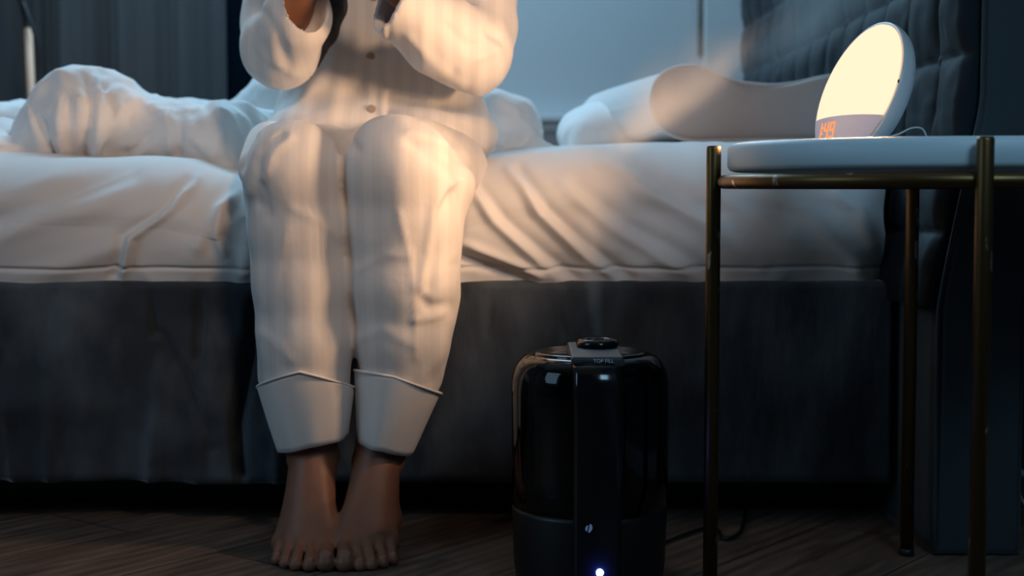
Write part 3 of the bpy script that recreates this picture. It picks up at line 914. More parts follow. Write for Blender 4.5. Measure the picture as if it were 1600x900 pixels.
# loose outer cloth of the left leg
S.rc(W(690, 300, 2.02), W(678, 470, 2.03), .034, .026, .03); S.rc(W(678, 470, 2.03), W(660, 585, 2.03), .026, .026, .03)
S.rc(W(698, 290, 2.03), W(715, 262, 2.2), .034, .045, .03)
S.rc(W(408, 290, 2.02), W(412, 420, 2.03), .022, .014, .03); S.rc(W(405, 262, 2.06), W(425, 232, 2.2), .03, .04, .03)
S.rc(W(420, 520, 2.02), W(424, 590, 2.02), .016, .018, .02)
S.ell(pel + [0, .03, -.02], (.155, .11, .08), .03)
# hollow the ends where the cuffs begin
TV, TQ = S.mesh(1)
N_ = normals(TV, TQ); px, py = proj(TV)
am = np.zeros(len(TV))
frontm = np.clip((2.15 - TV[:, 1]) / .1, 0, 1)
vert = np.stack([TV[:, 0] * 42, TV[:, 1] * 14, TV[:, 2] * 3.0], 1)
am += .0014 * noise(vert, 81) + .0016 * noise(TV * 22, 82)
am += .0014 * noise(np.stack([TV[:, 0] * 9, TV[:, 1] * 9, TV[:, 2] * 9 + TV[:, 0] * 3], 1), 83)
for pl, a_, wd in (([(531, 235), (537, 320), (545, 420), (552, 520), (556, 600)], -.006, 5),
                   ([(715, 278), (690, 300), (676, 325), (668, 400), (655, 460)], .007, 6), ([(700, 300), (688, 330), (680, 400), (672, 450)], -.007, 7), ([(722, 285), (716, 330), (708, 400)], .006, 6),
                   ([(655, 462), (672, 480), (700, 478)], -.008, 7), ([(650, 500), (675, 497), (700, 480)], .005, 6), ([(622, 330), (640, 400), (648, 470), (650, 560)], .0035, 4),
                   ([(650, 228), (680, 250), (700, 268)], -.006, 7), ([(640, 206), (670, 214), (715, 240)], .005, 7), ([(640, 222), (675, 232), (740, 258)], -.005, 6),
                   ([(400, 250), (412, 300), (420, 340)], -.005, 6), ([(425, 225), (405, 250), (392, 300)], .005, 6), ([(395, 215), (385, 240), (378, 262)], -.006, 6), ([(440, 212), (412, 235), (398, 275), (402, 320)], -.007, 5), ([(452, 214), (426, 240), (412, 280)], .006, 5),
                   ([(455, 325), (500, 345), (530, 372)], .003, 5), ([(445, 360), (430, 420), (418, 480)], .003, 7), ([(660, 590), (690, 550), (700, 500)], .004, 8),
                   ([(560, 420), (600, 400), (640, 400)], .003, 6), ([(560, 530), (600, 515), (645, 540)], .003, 7), ([(410, 520), (440, 545), (450, 560)], .003, 6),
                   ([(530, 205), (545, 220), (560, 235)], -.006, 6)):
    dd, pp = seg_dist(px, py, pl); am += .62 * a_ * np.exp(-(dd / (wd * 1.25)) ** 2) * frontm
TV = TV + N_ * am[:, None]
TV = relax(TV, TQ, 2)
tr_ = from_np('pyjama_trousers', TV, TQ, M_pj, per)
tr_['label'] = 'white striped wide-leg pyjama trousers'


def cuff(name, rings_, mat_, parent, nseg=64, th=.0022, seed=1):
    """open cloth band; rings: (centre, axis_x, axis_y half vectors)"""
    V = []; F = []; nr = len(rings_)
    rng = np.random.RandomState(seed); ph = rng.rand(5) * 6
    for shell in (0, 1):
        for ri, (c, ax_, ay_, tilt) in enumerate(rings_):
            for k in range(nseg):
                a = 2 * math.pi * k / nseg
                wv_ = 1 + (.014 + .0022 * ri) * math.sin(3 * a + ph[0] + ri * .1) + (.010 + .0012 * ri) * math.sin(5 * a + ph[1] + ri * .06) + .0012 * ri * math.sin(9 * a + ph[2])
                s_ = (1 - shell * th / .05)
                e_ = np.array(ax_) * math.cos(a) * wv_ * s_ + np.array(ay_) * math.sin(a) * wv_ * s_
                p = np.array(c) + e_ + np.array([0, 0, 1.0]) * (tilt[0] * math.cos(a) + tilt[1] * math.sin(a) + tilt[2] * abs(math.cos(a)))
                V.append(p)
    m = nseg * nr
    for ri in range(nr - 1):
        for k in range(nseg):
            k2 = (k + 1) % nseg; a, b2, c2, d2 = ri * nseg + k, ri * nseg + k2, (ri + 1) * nseg + k2, (ri + 1) * nseg + k
            F.append((a, b2, c2, d2)); F.append((m + a, m + d2, m + c2, m + b2))
    for k in range(nseg):
        k2 = (k + 1) % nseg
        F.append((k, m + k, m + k2, k2)); F.append(((nr - 1) * nseg + k, (nr - 1) * nseg + k2, m + (nr - 1) * nseg + k2, m + (nr - 1) * nseg + k))
    o = from_np(name, np.array(V), F, mat_, parent)
    bm = bmesh.new(); bm.from_mesh(o.data); bmesh.ops.recalc_face_normals(bm, faces=bm.faces); bm.to_mesh(o.data); bm.free()
    return o


def trouser_cuff(top, bot, seed):
    (tc_, tw, td, tt_), (bc_, bw, bd, bt) = top, bot
    rr = []
    for t in np.linspace(0, 1, 14):
        c = W(*tc_) * (1 - t) + W(*bc_) * t
        wx = tw * (1 - t) + bw * t; wy = td * (1 - t) + bd * t
        tl = [tt_[i] * (1 - t) + bt[i] * t for i in range(3)]
        rr.append((c, (wx, 0, 0), (0, wy, 0), tl))
    return cuff('trouser_cuff', rr, M_hem, tr_, seed=seed)
trouser_cuff(((479, 586, 1.995), .0665, .0655, (-.000, -.014, -.016)), ((492, 688, 1.998), .0485, .050, (.011, .002, -.003)), 3)
trouser_cuff(((622, 588, 1.995), .0590, .0580, (-.016, -.008, -.006)), ((601, 694, 2.000), .0385, .0470, (-.010, .002, -.003)), 4)
# stitched ridge at the top of each cuff
def ring_tube(c_, wx, wy, tilt, parent):
    c = W(*c_); pts = []
    for k in range(49):
        a = 2 * math.pi * k / 48
        pts.append(c + np.array([wx * math.cos(a), wy * math.sin(a), tilt[0] * math.cos(a) + tilt[1] * math.sin(a) + tilt[2] * abs(math.cos(a))]))
    return tube('seam', [tuple(p) for p in pts], .0017, M_hem, parent, 8, False)
ring_tube((479, 588, 1.995), .0668, .0658, (-.000, -.014, -.016), tr_)
ring_tube((622, 590, 1.995), .0593, .0583, (-.016, -.008, -.006), tr_)

# ---- pyjama top
S = SDF((-.46, 1.98, .50), (.10, 2.58, 1.16), .0034)
S.rc(pel + [-.0, .0, .03], pel + [0, .0, .13], .118, .105, .03, sc=(1.30, .95, 1))
S.rc(pel + [0, 0, .13], che, .105, .105, .03, sc=(1.22, .95, 1)); S.rc(che, sho + [0, 0, -.03], .105, .085, .03, sc=(1.4, .95, 1))
# skirt of the shirt over the hips
S.ell(W(505, 218, 2.30), (.095, .13, .048), .04); S.ell(W(672, 212, 2.31), (.105, .14, .055), .04)
S.rc(W(520, 160, 2.34), W(660, 160, 2.34), .078, .082, .05); S.rc(W(550, 205, 2.27), W(620, 205, 2.27), .045, .045, .05)
for sh, el in ((SH1, EL1), (SH2, EL2)):
    S.rc(sho + [0, 0, -.02], sh, .06, .062, .03)
# right sleeve (image left)
S.rc(SH1, W(436, 40, 2.25), .062, .054, .02); S.rc(W(436, 40, 2.25), W(438, 76, 2.20), .054, .055, .02)
S.rc(W(438, 76, 2.20), W(462, 30, 2.13), .053, .050, .015); S.rc(W(462, 30, 2.13), W(476, -14, 2.09), .044, .036, .015)
# left sleeve (image right)
S.rc(SH2, W(745, 45, 2.24), .066, .060, .02); S.rc(W(748, 50, 2.24), W(742, 84, 2.19), .058, .056, .02)
S.rc(W(738, 82, 2.19), W(694, 60, 2.14), .060, .054, .015)
S2 = SDF((-.46, 1.98, .50), (.10, 2.58, 1.16), .0034)
S2.rc(W(712, 70, 2.16), W(560, -36, 2.04), .054, .050, .01)
S2.rc(W(668, 38, 2.12), W(560, -36, 2.04), .040, .044, .003, True)
pa, pb, pc = W(592, 58, 2.05), W(634, -4, 2.02), W(594, -10, 2.13)
pn = np.cross(pb - pa, pc - pa); pn = pn * (-1 if pn[0] > 0 else 1)
S2.plane(pa, pn)
h_ = np.clip(.5 + .5 * (S.F - S2.F) / .015, 0, 1); S.F = (S.F * (1 - h_) + S2.F * h_ - .015 * h_ * (1 - h_)).astype(np.float32)
# open sleeve ends
S.rc(W(470, 38, 2.12), W(496, -44, 2.05), .026, .040, .006, True)
S.rc(W(668, 38, 2.12), W(560, -36, 2.04), .038, .042, .003, True)
# neck opening
S.rc(sho, nk + [0, -.02, .06], .05, .06, .01, True)
SV, SQ = S.mesh(3); N_ = normals(SV, SQ); px, py = proj(SV)
am = .0015 * noise(np.stack([SV[:, 0] * 40, SV[:, 1] * 12, SV[:, 2] * 5], 1), 91) + .0028 * ridge(SV * np.array([12, 12, 9]), 92) + .002 * noise(SV * 24, 93)
fr_ = SV[:, 1] < 2.42
for pl, a_, wd in (([(600, 30), (602, 110), (597, 190)], .0035, 4), ([(606, 30), (608, 110), (603, 190)], -.003, 3), ([(620, 130), (660, 145), (730, 160)], -.010, 9),
                   ([(560, 60), (530, 120), (515, 190)], .005, 10), ([(640, 60), (690, 110), (720, 130)], .004, 6), ([(700, 40), (730, 70), (765, 75)], -.005, 6),
                   ([(720, 110), (745, 90), (790, 70)], .005, 6), ([(765, 50), (785, 62), (792, 75)], -.008, 5), ([(420, 60), (430, 90), (455, 110)], .004, 6), ([(410, 20), (430, 50), (450, 100)], -.004, 6),
                   ([(500, 120), (470, 160), (430, 195)], .005, 9), ([(690, 160), (720, 190), (750, 215)], -.005, 8), ([(545, 215), (565, 205), (596, 188)], -.010, 5)):
    dd, pp = seg_dist(px, py, pl); am += .8 * a_ * np.exp(-(dd / (wd * 1.5)) ** 2) * fr_
SV = SV + N_ * am[:, None]; SV = relax(SV, SQ, 1)
top_ = from_np('pyjama_top', SV, SQ, M_pj, per)
top_['label'] = 'white striped long-sleeved pyjama shirt'
px, py = proj(SV)
for bx, by in ((580, 167), (579, 84), (581, -5)):
    near = np.where(np.hypot(px - bx, py - by) < 5)[0]
    if len(near) == 0: continue
    kk = near[np.argmin(SV[near, 1])]; p = SV[kk]
    bm = bmesh.new(); bmesh.ops.create_cone(bm, cap_ends=True, segments=24, radius1=.0068, radius2=.0058, depth=.0026)
    for v in bm.verts: v.co = Vector((v.co.x, -v.co.z * -1, v.co.y)); 
    for v in bm.verts: v.co = Vector((v.co.x, -v.co.y, v.co.z)) + Vector((p[0], p[1] - .0022, p[2]))
    from_bm('button', bm, M_btn, top_)
# breast pocket on the left side of the chest
# ---- hair
S = SDF((-.46, 2.10, .60), (.10, 2.60, 1.52), .005)
S.ell(hd + [0, .018, .018], (.083, .094, .108), .01)
S.ell(hd + [0, -.085, -.045], (.062, .075, .090), .012, True)
S.rc(hd + [0, .07, -.02], hd + [0, .11, -.32], .07, .06, .03, sc=(1.15, .7, 1))
lk = [hd + np.array([-.070, -.02, -.03]), W(500, -160, 2.255), W(510, -60, 2.235), W(511, 10, 2.225), W(504, 50, 2.225), W(491, 88, 2.225), W(484, 124, 2.225)]
rr = [.030, .030, .027, .027, .021, .011, .003]
for i in range(len(lk) - 1): S.rc(lk[i], lk[i + 1], rr[i], rr[i + 1], .01)
lk2 = [hd + np.array([.070, -.0, -.03]), hd + np.array([.085, .02, -.16]), hd + np.array([.09, .05, -.30])]
for i in range(2): S.rc(lk2[i], lk2[i + 1], (.028, .026, .01)[i], (.028, .026, .01)[i + 1], .01)
HV, HQ = S.mesh(1); N_ = normals(HV, HQ)
HV = HV + N_ * (.0022 * ridge(HV * np.array([70, 70, 5]), 95))[:, None]
from_np('hair', HV, HQ, M_hair, per)

# ------------------------------------------------------------------ side table
TC = np.array([.4926, 1.685]); TR = .260
table = empty('side_table', (TC[0], TC[1], 0), 'round side table with pale top and three visible scuffed brass tube legs', 'table')
legd = [(-.991, .136), (-.136, -.991), (.136, .991), (.991, -.136)]
ZT = .540
o = None
prof = [(.0, .508), (.236, .508), (.242, .510), (.2445, .514), (.2445, .534), (.242, .5385), (.237, .540), (.0001, .540)]
prof[0] = (.0001, .508)
o = lathe('table_top', prof, TC[0], TC[1], M_top, table, 96); o['label'] = 'pale lacquered round top'
bv = o.data; [setattr(p, 'use_smooth', len(p.vertices) == 4) for p in bv.polygons]
for dx, dy in legd:
    x_, y_ = TC[0] + dx * TR, TC[1] + dy * TR
    lg = tube('leg', [(x_, y_, .006), (x_, y_, .535), (x_, y_, .5385)], [.0086, .0086, .0078], M_brass, table, 24)
    tube('foot_cap', [(x_, y_, 0), (x_, y_, .010)], .0100, M_dark, lg, 20)
ring = []
for k in range(97):
    a = 2 * math.pi * k / 96; ring.append((TC[0] + (TR - .012) * math.cos(a), TC[1] + (TR - .012) * math.sin(a), .4965))
tube('ring_rail', ring, .0080, M_brass, table, 16, False)
for (a_, b_) in ((0, 3), (1, 2)):
    p = legd[a_]; q = legd[b_]
    tube('cross_rail', [(TC[0] + p[0] * (TR - .01), TC[1] + p[1] * (TR - .01), .4965), (TC[0] + q[0] * (TR - .01), TC[1] + q[1] * (TR - .01), .4965)], .006, M_brass, table, 12)

# ------------------------------------------------------------------ sunrise alarm lamp
c3 = Vector(W(1341, 144, 1.765))
al = math.radians(73.0); be = math.radians(19.5)
n_ = Vector((-math.sin(al) * math.cos(be), -math.cos(al) * math.cos(be), math.sin(be)))
r_ = Vector((0, 0, 1)).cross(n_).normalized()           # viewer's right when facing the disc... see below
u_ = n_.cross(r_).normalized()
RD = .0865
clock = empty('wake_up_lamp', (c3.x, c3.y, ZT), 'glowing round sunrise alarm lamp with a digital display on the side table', 'lamp')
def LP(x_, y_, z_): return c3 + r_ * x_ + u_ * y_ + n_ * z_
yc = (ZT + .0005 - c3.z) / u_.z                            # where the disc meets the table
def dome(x_, y_, R=RD, hgt=.012): return hgt * max(0, 1 - (x_ * x_ + y_ * y_) / R ** 2) ** .8
def face_patch(name, y0, y1, mat_, parent, edge_fn=None, R=RD - .0016, lift=.0008):
    V = []; F = []; NX = 36; NY = 40
    for j in range(NY + 1):
        for i in range(NX + 1):
            s_ = -1 + 2 * i / NX
            yy = y0 + (y1 - y0) * j / NY
            wdt = math.sqrt(max(0, R * R - yy * yy)); x_ = s_ * wdt
            if edge_fn:
                a0, a1 = edge_fn(x_)
                yy = a0 + (a1 - a0) * j / NY
                wdt = math.sqrt(max(0, R * R - yy * yy)); x_ = s_ * wdt
            p = LP(x_, yy, dome(x_, yy) + lift)
            if p.z < ZT + .0008: p.z = ZT + .0008
            V.append(p)
    for j in range(NY):
        for i in range(NX):
            a = j * (NX + 1) + i; F.append((a, a + 1, a + NX + 2, a + NX + 1))
    return from_np(name, [tuple(v) for v in V], F, mat_, parent)
spl = -.0335
face_patch('light_diffuser', spl, RD - .0018, M_glow, clock)['label'] = 'brightly glowing warm white upper face'
disp = face_patch('display_panel', yc + .001, spl, M_panel, clock); disp['label'] = 'greyish lower face with orange digits'
# body shell
V = []; F = []; NR, NA = 20, 72
prof2 = []
for k in range(NR + 1):
    t = k / NR
    prof2.append((RD * math.cos(t * math.pi / 2) ** .75 if k < NR else .0001, -.037 * math.sin(t * math.pi / 2) ** .9))
prof2 = [(.0001, .010), (RD * .5, .0075), (RD * .9, .0005), (RD - .001, -.0005), (RD + .0012, .0010), (RD + .0020, -.001)] + [(r0 + .0020 if r0 > .001 else r0, z0 - .002) for r0, z0 in prof2]
for (rr_, zz_) in prof2:
    for k in range(NA):
        a = 2 * math.pi * k / NA
        p = LP(rr_ * math.cos(a), rr_ * math.sin(a), zz_)
        if p.z < ZT + .0002:
            p.z = ZT + .0002
        V.append(tuple(p))
for i in range(len(prof2) - 1):
    for k in range(NA):
        k2 = (k + 1) % NA; F.append((i * NA + k, i * NA + k2, (i + 1) * NA + k2, (i + 1) * NA + k))
from_np('housing', V, F, M_shell, clock)['label'] = 'white plastic housing'
# small buttons on the rim, seen on the image right
for (px_, py_) in ((1412, 93), (1405, 128)):
    best = min((Vector(v) for v in V), key=lambda q: (lambda a: math.hypot(a[0][0] - px_, a[1][0] - py_) + (q.y - 1.7) * 8)(proj(np.array([[q.x, q.y, q.z]]))))
    bm = bmesh.new(); bmesh.ops.create_uvsphere(bm, u_segments=12, v_segments=8, radius=.0024)
    for v in bm.verts: v.co += best
    from_bm('button', bm, M_dark, clock, True)
# digits 1:49 on the display, seven-segment
SEG = {'1': 'bc', '4': 'fgbc', '9': 'abcdfg'}
def seg_box(bm, xa, ya, xb, yb, t):
    x0_, x1_ = min(xa, xb) - t / 2, max(xa, xb) + t / 2; y0_, y1_ = min(ya, yb) - t / 2, max(ya, yb) + t / 2
    vs = []
    for lift in (.0012, .0018):
        for (x_, y_) in ((x0_, y0_), (x1_, y0_), (x1_, y1_), (x0_, y1_)):
            vs.append(bm.verts.new(LP(x_, y_, dome(x_, y_) + lift)))
    for f in ((0, 1, 2, 3), (7, 6, 5, 4), (0, 4, 5, 1), (1, 5, 6, 2), (2, 6, 7, 3), (3, 7, 4, 0)): bm.faces.new([vs[i] for i in f])
DX = 1.0
def digit(ch, x_, y_, w_, h_):
    bm = bmesh.new(); t = .0024
    pos = {'a': (0, h_, w_, h_), 'b': (w_, h_ / 2, w_, h_), 'c': (w_, 0, w_, h_ / 2), 'd': (0, 0, w_, 0), 'e': (0, 0, 0, h_ / 2), 'f': (0, h_ / 2, 0, h_), 'g': (0, h_ / 2, w_, h_ / 2)}
    for s_ in SEG[ch]:
        a = pos[s_]; seg_box(bm, x_ + a[0], y_ + a[1], x_ + a[2], y_ + a[3], t)
    from_bm('digit', bm, M_digit, disp)
dsx = -.052; dsy = -.0590
digit('1', dsx - .002, dsy, .007, .0175); digit('4', dsx + .0155, dsy, .0095, .0175); digit('9', dsx + .0315, dsy, .0095, .0175)
for (a, b2) in ((dsx + .0098, dsy + .005), (dsx + .0098, dsy + .0125)):
    bm = bmesh.new(); seg_box(bm, a, b2, a + .0004, b2 + .0004, .002); from_bm('colon_dot', bm, M_digit, disp)
# the lamp's own light: a ring of small emitters just over the diffuser
spots = [(0.0, .016)] + [(.034 * math.cos(a), .016 + .034 * math.sin(a)) for a in [math.pi * k / 3 for k in range(6)]] + \
    [(.062 * math.cos(a), .008 + .062 * math.sin(a)) for a in [math.pi * (k + .5) / 6 for k in range(-1, 7)]]
for x_, y_ in spots:
    ld = bpy.data.lights.new('lamp_emitter', 'SPOT'); ld.energy = 1.4; ld.color = (1.0, 0.60, 0.34)
    ld.spot_size = math.radians(172); ld.spot_blend = .6; ld.shadow_soft_size = 0.0
    lo = bpy.data.objects.new('lamp_emitter', ld); col.objects.link(lo); lo.parent = clock
    lo.matrix_parent_inverse = Matrix.Translation(-clock.location)
    lo.location = LP(x_, y_, .020)
    lo.rotation_euler = n_.to_track_quat('-Z', 'Y').to_euler()
# power cord of the lamp
cp = [W(1388, 214, 1.80), W(1405, 209, 1.80), W(1425, 200, 1.81), W(1442, 202, 1.83), W(1452, 212, 1.86), W(1460, 222, 1.90)]
cp = [Vector(p) for p in cp]
for p in cp[:1]: p.z = max(p.z, ZT + .002)
cp[-1].z = ZT + .002
cp[-2].z = ZT + .006
tag(tube('power_cord', spline(cp, 10), .0011, M_cord, None, 8), 'thin white power cord arching behind the glowing lamp on the table', 'cord')

# ------------------------------------------------------------------ humidifier
hc = W(921, 700, 1.80); HX, HY = hc[0], 1.80
hum = empty('humidifier', (HX, HY, 0), 'glossy black cylindrical humidifier standing on the floor before the bed', 'humidifier')
ZH = W(921, 552, 1.80)[2]
R0 = .0968
# smoked shell with open annular top
pr = [(.0880, .10)]
outer = [(R0 - .002, .100), (R0, .14), (R0, .20)]
for t in np.linspace(0, math.pi / 2, 14): outer.append((R0 - .028 + .028 * math.cos(t) ** .8, ZH - .045 + .045 * math.sin(t) ** .9))
V = outer + [(R0 - .033, ZH - .004)]
V = [(r0, z0) for r0, z0 in V] + [(r0 - .003, z0 - .003) for r0, z0 in V[::-1]]
def lathe_open(name, prof, mat_, parent, n=96):
    VV = []; F = []
    m = len(prof)
    for r0, z0 in prof:
        for k in range(n):
            a = 2 * math.pi * k / n; VV.append((HX + r0 * math.cos(a), HY + r0 * math.sin(a), z0))
    for i in range(m):
        i2 = (i + 1) % m
        for k in range(n):
            k2 = (k + 1) % n; F.append((i * n + k, i * n + k2, i2 * n + k2, i2 * n + k))
    return from_np(name, VV, F, mat_, parent)
lathe_open('water_tank', V, M_smoke, hum)['label'] = 'smoked see-through tank shell'
lathe('base', [(.0001, .003), (.086, .003), (.0905, .008), (.0935, .03), (R0 - .001, .095), (R0 - .002, .1005), (.0001, .1005)], HX, HY, mat('base_plastic', (.004, .004, .005), .42, bump=((80, 80, 80), .03, .001)), hum, 96)
lathe('inner_tank', [(.0001, .101), (.070, .101), (.074, .106), (.074, ZH - .03), (.066, ZH - .012), (.05, ZH - .008), (.0001, ZH - .008)], HX, HY, M_gloss, hum, 72)
lathe('lid', [(.0001, ZH - .010), (.052, ZH - .010), (R0 - .030, ZH - .006), (R0 - .028, ZH + .001), (R0 - .031, ZH + .003), (.05, ZH - .002), (.0001, ZH - .002)], HX, HY, M_gloss, hum, 96)
# front strap/handle column and lid bar
bm = bmesh.new()
pts = []
xb0, xb1 = -.024, .033
def strap_y(z):
    if z > ZH - .045:
        t = min(1, (z - (ZH - .045)) / .045); return -(R0 - .028 + .028 * math.sqrt(max(0, 1 - t * t)) ** .8)
    return -R0
colm = []
zs_ = list(np.linspace(.012, ZH - .045, 12)) + list(np.linspace(ZH - .043, ZH - .004, 10))
VV = []; F = []
for z in zs_:
    for i in range(9):
        x_ = xb0 + (xb1 - xb0) * i / 8
        rr_ = -strap_y(z) + .0016
        y_ = -math.sqrt(max(0, rr_ ** 2 - x_ ** 2)); VV.append((HX + x_, HY + y_, z))
for j in range(len(zs_) - 1):
    for i in range(8):
        a = j * 9 + i; F.append((a, a + 1, a + 10, a + 9))
st = from_np('front_strip', VV, F, M_gloss, hum)
so = st.modifiers.new('s', 'SOLIDIFY'); so.thickness = .003; so.offset = -1
bar = bmesh.new(); box_bm(bar, HX - .026, HX + .036, HY - .079, HY + .050, ZH - .004, ZH + .009, .003, 3)
for v in bar.verts:
    if v.co.y < HY - .05: v.co.z -= (HY - .05 - v.co.y) * .18
lb = from_bm('lid_handle', bar, M_grey, hum); lb['label'] = 'dark satin lid bar lettered TOP FILL'
noz = W(935, 540, HY + .010)
nz_o = lathe('nozzle', [(.0001, ZH + .008), (.026, ZH + .008), (.0265, ZH + .012), (.023, ZH + .0165), (.015, ZH + .0165), (.013, ZH + .010), (.0001, ZH + .010)], HX + .010, HY + .012, M_gloss, hum, 48)


def text_mesh(name, s_, size, mat_, mtx, parent, extr=.0004):
    cu_ = bpy.data.curves.new(name, 'FONT'); cu_.body = s_; cu_.size = size; cu_.align_x = 'CENTER'; cu_.align_y = 'CENTER'; cu_.extrude = extr
    to = bpy.data.objects.new(name, cu_); col.objects.link(to)
    dg = bpy.context.evaluated_depsgraph_get(); me = bpy.data.meshes.new_from_object(to.evaluated_get(dg))
    bpy.data.objects.remove(to); me.transform(mtx)
    me.materials.clear()
    return link(name, me, mat_, parent, False)
text_mesh('lettering', 'TOP FILL', .0062, M_ink, Matrix.Translation((HX + .012, HY - .0798, ZH - .0005)) @ Matrix.Rotation(math.pi / 2, 4, 'X'), lb)
# small round mark of two half discs
zl = W(919, 825, HY - R0)[2]; xl = W(919, 825, HY - R0)[0]
bm = bmesh.new()
for half in (-1, 1):
    vs = []
    for k in range(13):
        a = -math.pi / 2 + math.pi * k / 12
        x_ = half * (.0008 + .0040 * math.cos(a)) * (1 if half > 0 else .72); z_ = .0052 * math.sin(a) * (1 if half > 0 else .7)
        sl_ = z_ * .18
        rr_ = R0 + .0024
        X_ = xl - HX + x_ + sl_
        vs.append(bm.verts.new((HX + X_, HY - math.sqrt(rr_ ** 2 - X_ ** 2), zl + z_)))
    bm.faces.new(vs)
from_bm('emblem', bm, M_ink, st)
# blue power light
pl_ = W(937, 894, HY - R0)
bm = bmesh.new(); bmesh.ops.create_uvsphere(bm, u_segments=16, v_segments=10, radius=.0044)
for v in bm.verts: v.co = Vector((v.co.x, v.co.y * .6, v.co.z)) + Vector((pl_[0], HY - R0 - .003, pl_[2]))
from_bm('power_light', bm, M_led, hum, True)
ld = bpy.data.lights.new('power_light_glow', 'POINT'); ld.energy = .035; ld.color = (.03, .07, 1.0); ld.shadow_soft_size = 0.0
lo = bpy.data.objects.new('power_light_glow', ld); col.objects.link(lo); lo.location = (pl_[0], HY - R0 - .012, pl_[2])
lo.parent = hum; lo.matrix_parent_inverse = Matrix.Translation(-hum.location)
hcord = [(HX + .05, HY + .085, .006), (W(1050, 812, 2.05)[0], 2.02, .004), (W(1112, 805, 2.09)[0], 2.09, .004), (W(1130, 822, 2.03)[0], 2.02, .004), (W(1155, 812, 2.07)[0], 2.06, .004), (W(1165, 790, 2.2)[0], 2.2, .004)]
tag(tube('power_cord', spline([Vector(p) for p in hcord], 10), .0028, M_dark, None, 8), 'black power cord looping on the floor under the side table', 'cord')
wc = [W(1570, 745, 2.2), W(1585, 775, 2.15), W(1602, 800, 2.1), W(1640, 838, 2.0)]
wc = [(.775, 2.31, .055), (.772, 2.25, .04), (.762, 2.12, .012), (.77, 1.95, .004)]
tag(tube('power_cord', spline([Vector(p) for p in wc], 10), .002, M_cord, None, 8), 'white cord running down by the right wall behind the headboard', 'cord')

# ------------------------------------------------------------------ floor lamp at the left
fl = empty('floor_lamp', (W(48, 160, 4.0)[0] + .02, 4.0, 0), 'slim brass floor lamp pole with a black arm in front of the curtains', 'lamp')
b0 = W(50, 165, 4.0); b1 = W(44, 38, 4.0); dr = (b1 - b0) / (b1[2] - b0[2])
base_ = b0 - dr * b0[2]
tube('pole', [tuple(base_ + dr * .02), tuple(b1)], .0105, M_brassb, fl, 20)
lathe('base', [(.0001, 0), (.12, 0), (.12, .012), (.11, .02), (.02, .024), (.0001, .024)], base_[0], base_[1], M_dark, fl, 48)
fl.location = (base_[0], base_[1], 0)
for ch in fl.children: ch.matrix_parent_inverse = Matrix.Translation(-fl.location)
tube('arm', spline([Vector(b1 - dr * .01), Vector(W(40, 20, 4.0)), Vector(W(32, -10, 4.0)), Vector(W(10, -90, 4.0)), Vector(W(-60, -200, 4.0))], 8), .011, M_dark, fl, 16)
tube('cable', spline([Vector(W(36, 5, 3.985)), Vector(W(50, 42, 3.975)), Vector(W(60, 78, 3.975)), Vector(W(60, 110, 3.98)), Vector(W(55, 180, 3.98)), Vector(W(56, 300, 3.98))], 8), .0055, M_dark, fl, 10)
hs = W(-70, -215, 4.0)
lathe('lamp_shade', [(.10, hs[2] - .16), (.03, hs[2] + .03), (.015, hs[2] + .05), (.0001, hs[2] + .05)], hs[0], hs[1], M_dark, fl, 40)

# ------------------------------------------------------------------ mist from the humidifier
path = [(HX + .010, HY + .012, ZH + .02), (HX + .006, HY + .02, .37), (HX + .012, HY + .05, .50), (HX + .09, HY + .15, .59), (HX + .20, HY + .22, .665), (HX + .29, HY + .27, .77), (HX + .31, HY + .32, .96)]
radi = [.012, .020, .038, .095, .17, .23, .25]
pp = spline([Vector(p) for p in path], 8); rr_ = []
for i in range(len(pp)):
    t = i / 8; k = min(int(t), len(radi) - 2); rr_.append(radi[k] + (radi[k + 1] - radi[k]) * (t - k))
mist = tube('mist_plume', [tuple(p) for p in pp], rr_, None, None, 28)
M_mist = bpy.data.materials.new('water_mist'); M_mist.use_nodes = True; nt = M_mist.node_tree
nt.nodes.remove(nt.nodes['Principled BSDF'])
vs_ = nt.nodes.new('ShaderNodeVolumeScatter'); vs_.inputs['Color'].default_value = (.9, .93, .96, 1); vs_.inputs['Anisotropy'].default_value = 0.1
tc = nt.nodes.new('ShaderNodeTexCoord')
nz = nt.nodes.new('ShaderNodeTexNoise'); nz.inputs['Scale'].default_value = 5; nz.inputs['Detail'].default_value = 4; nz.inputs['Distortion'].default_value = 1.0
sp_ = nt.nodes.new('ShaderNodeSeparateXYZ'); nt.links.new(tc.outputs['Object'], sp_.inputs[0]); nt.links.new(tc.outputs['Object'], nz.inputs['Vector'])
def M(op, a, b=None):
    m_ = nt.nodes.new('ShaderNodeMath'); m_.operation = op
    for i_, v_ in ((0, a), (1, b)):
        if v_ is None: continue
        if isinstance(v_, (int, float)): m_.inputs[i_].default_value = v_
        else: nt.links.new(v_, m_.inputs[i_])
    return m_.outputs[0]
Z0, Z1 = path[0][2], path[-1][2]
tz = M('DIVIDE', M('SUBTRACT', sp_.outputs['Z'], Z0), Z1 - Z0)
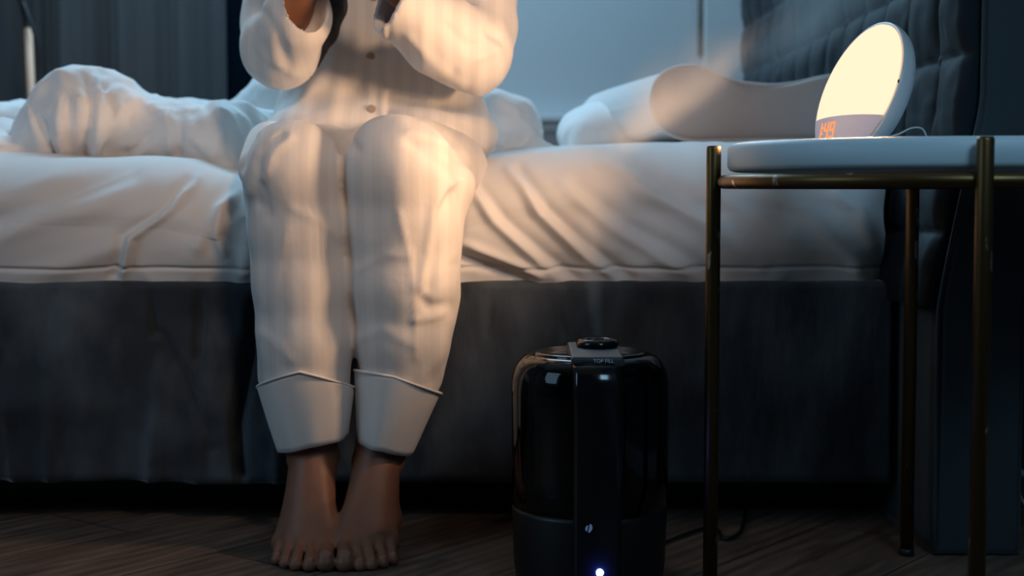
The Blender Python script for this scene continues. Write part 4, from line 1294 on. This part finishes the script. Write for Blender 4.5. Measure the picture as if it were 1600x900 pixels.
def along(vals, lo, hi):
    fc = nt.nodes.new('ShaderNodeFloatCurve'); cv = fc.mapping.curves[0]
    for k_, (p_, v_) in enumerate(zip(path, vals)):
        xx_ = (p_[2] - Z0) / (Z1 - Z0); yy_ = (v_ - lo) / (hi - lo)
        if k_ == 0: cv.points[0].location = (xx_, yy_)
        elif k_ == len(path) - 1: cv.points[-1].location = (xx_, yy_)
        else: cv.points.new(xx_, yy_)
    fc.mapping.update(); nt.links.new(tz, fc.inputs['Value'])
    return M('ADD', M('MULTIPLY', fc.outputs[0], hi - lo), lo)
ax_ = along([p_[0] for p_ in path], 0.0, 1.0); ay_ = along([p_[1] for p_ in path], 1.5, 2.5); ar_ = along(radi, 0.0, 0.5)
dx_ = M('SUBTRACT', sp_.outputs['X'], ax_); dy_ = M('SUBTRACT', sp_.outputs['Y'], ay_)
dist = M('DIVIDE', M('SQRT', M('ADD', M('MULTIPLY', dx_, dx_), M('MULTIPLY', dy_, dy_))), ar_)
fall = nt.nodes.new('ShaderNodeMapRange'); fall.interpolation_type = 'SMOOTHSTEP'
fall.inputs[1].default_value = .80; fall.inputs[2].default_value = .10; fall.inputs[3].default_value = 0; fall.inputs[4].default_value = 1
nt.links.new(dist, fall.inputs[0])
rp = nt.nodes.new('ShaderNodeMapRange'); rp.inputs[1].default_value = .43; rp.inputs[2].default_value = .66
nt.links.new(nz.outputs['Fac'], rp.inputs[0])
fz_ = nt.nodes.new('ShaderNodeMapRange'); fz_.inputs[1].default_value = .28; fz_.inputs[2].default_value = .60; fz_.inputs[3].default_value = 6.0; fz_.inputs[4].default_value = 12.0
nt.links.new(sp_.outputs['Z'], fz_.inputs[0])
low_ = nt.nodes.new('ShaderNodeMapRange'); low_.inputs[1].default_value = .32; low_.inputs[2].default_value = .52; low_.inputs[3].default_value = .8; low_.inputs[4].default_value = 0
nt.links.new(sp_.outputs['Z'], low_.inputs[0])
dens = M('MULTIPLY', M('MULTIPLY', M('ADD', rp.outputs[0], low_.outputs[0]), fall.outputs[0]), fz_.outputs[0])
nt.links.new(dens, vs_.inputs['Density']); nt.links.new(vs_.outputs[0], nt.nodes['Material Output'].inputs['Volume'])
mist.data.materials.append(M_mist)
tag(mist, 'thin white mist rising from the black humidifier towards the lamp', 'mist', kind='stuff')
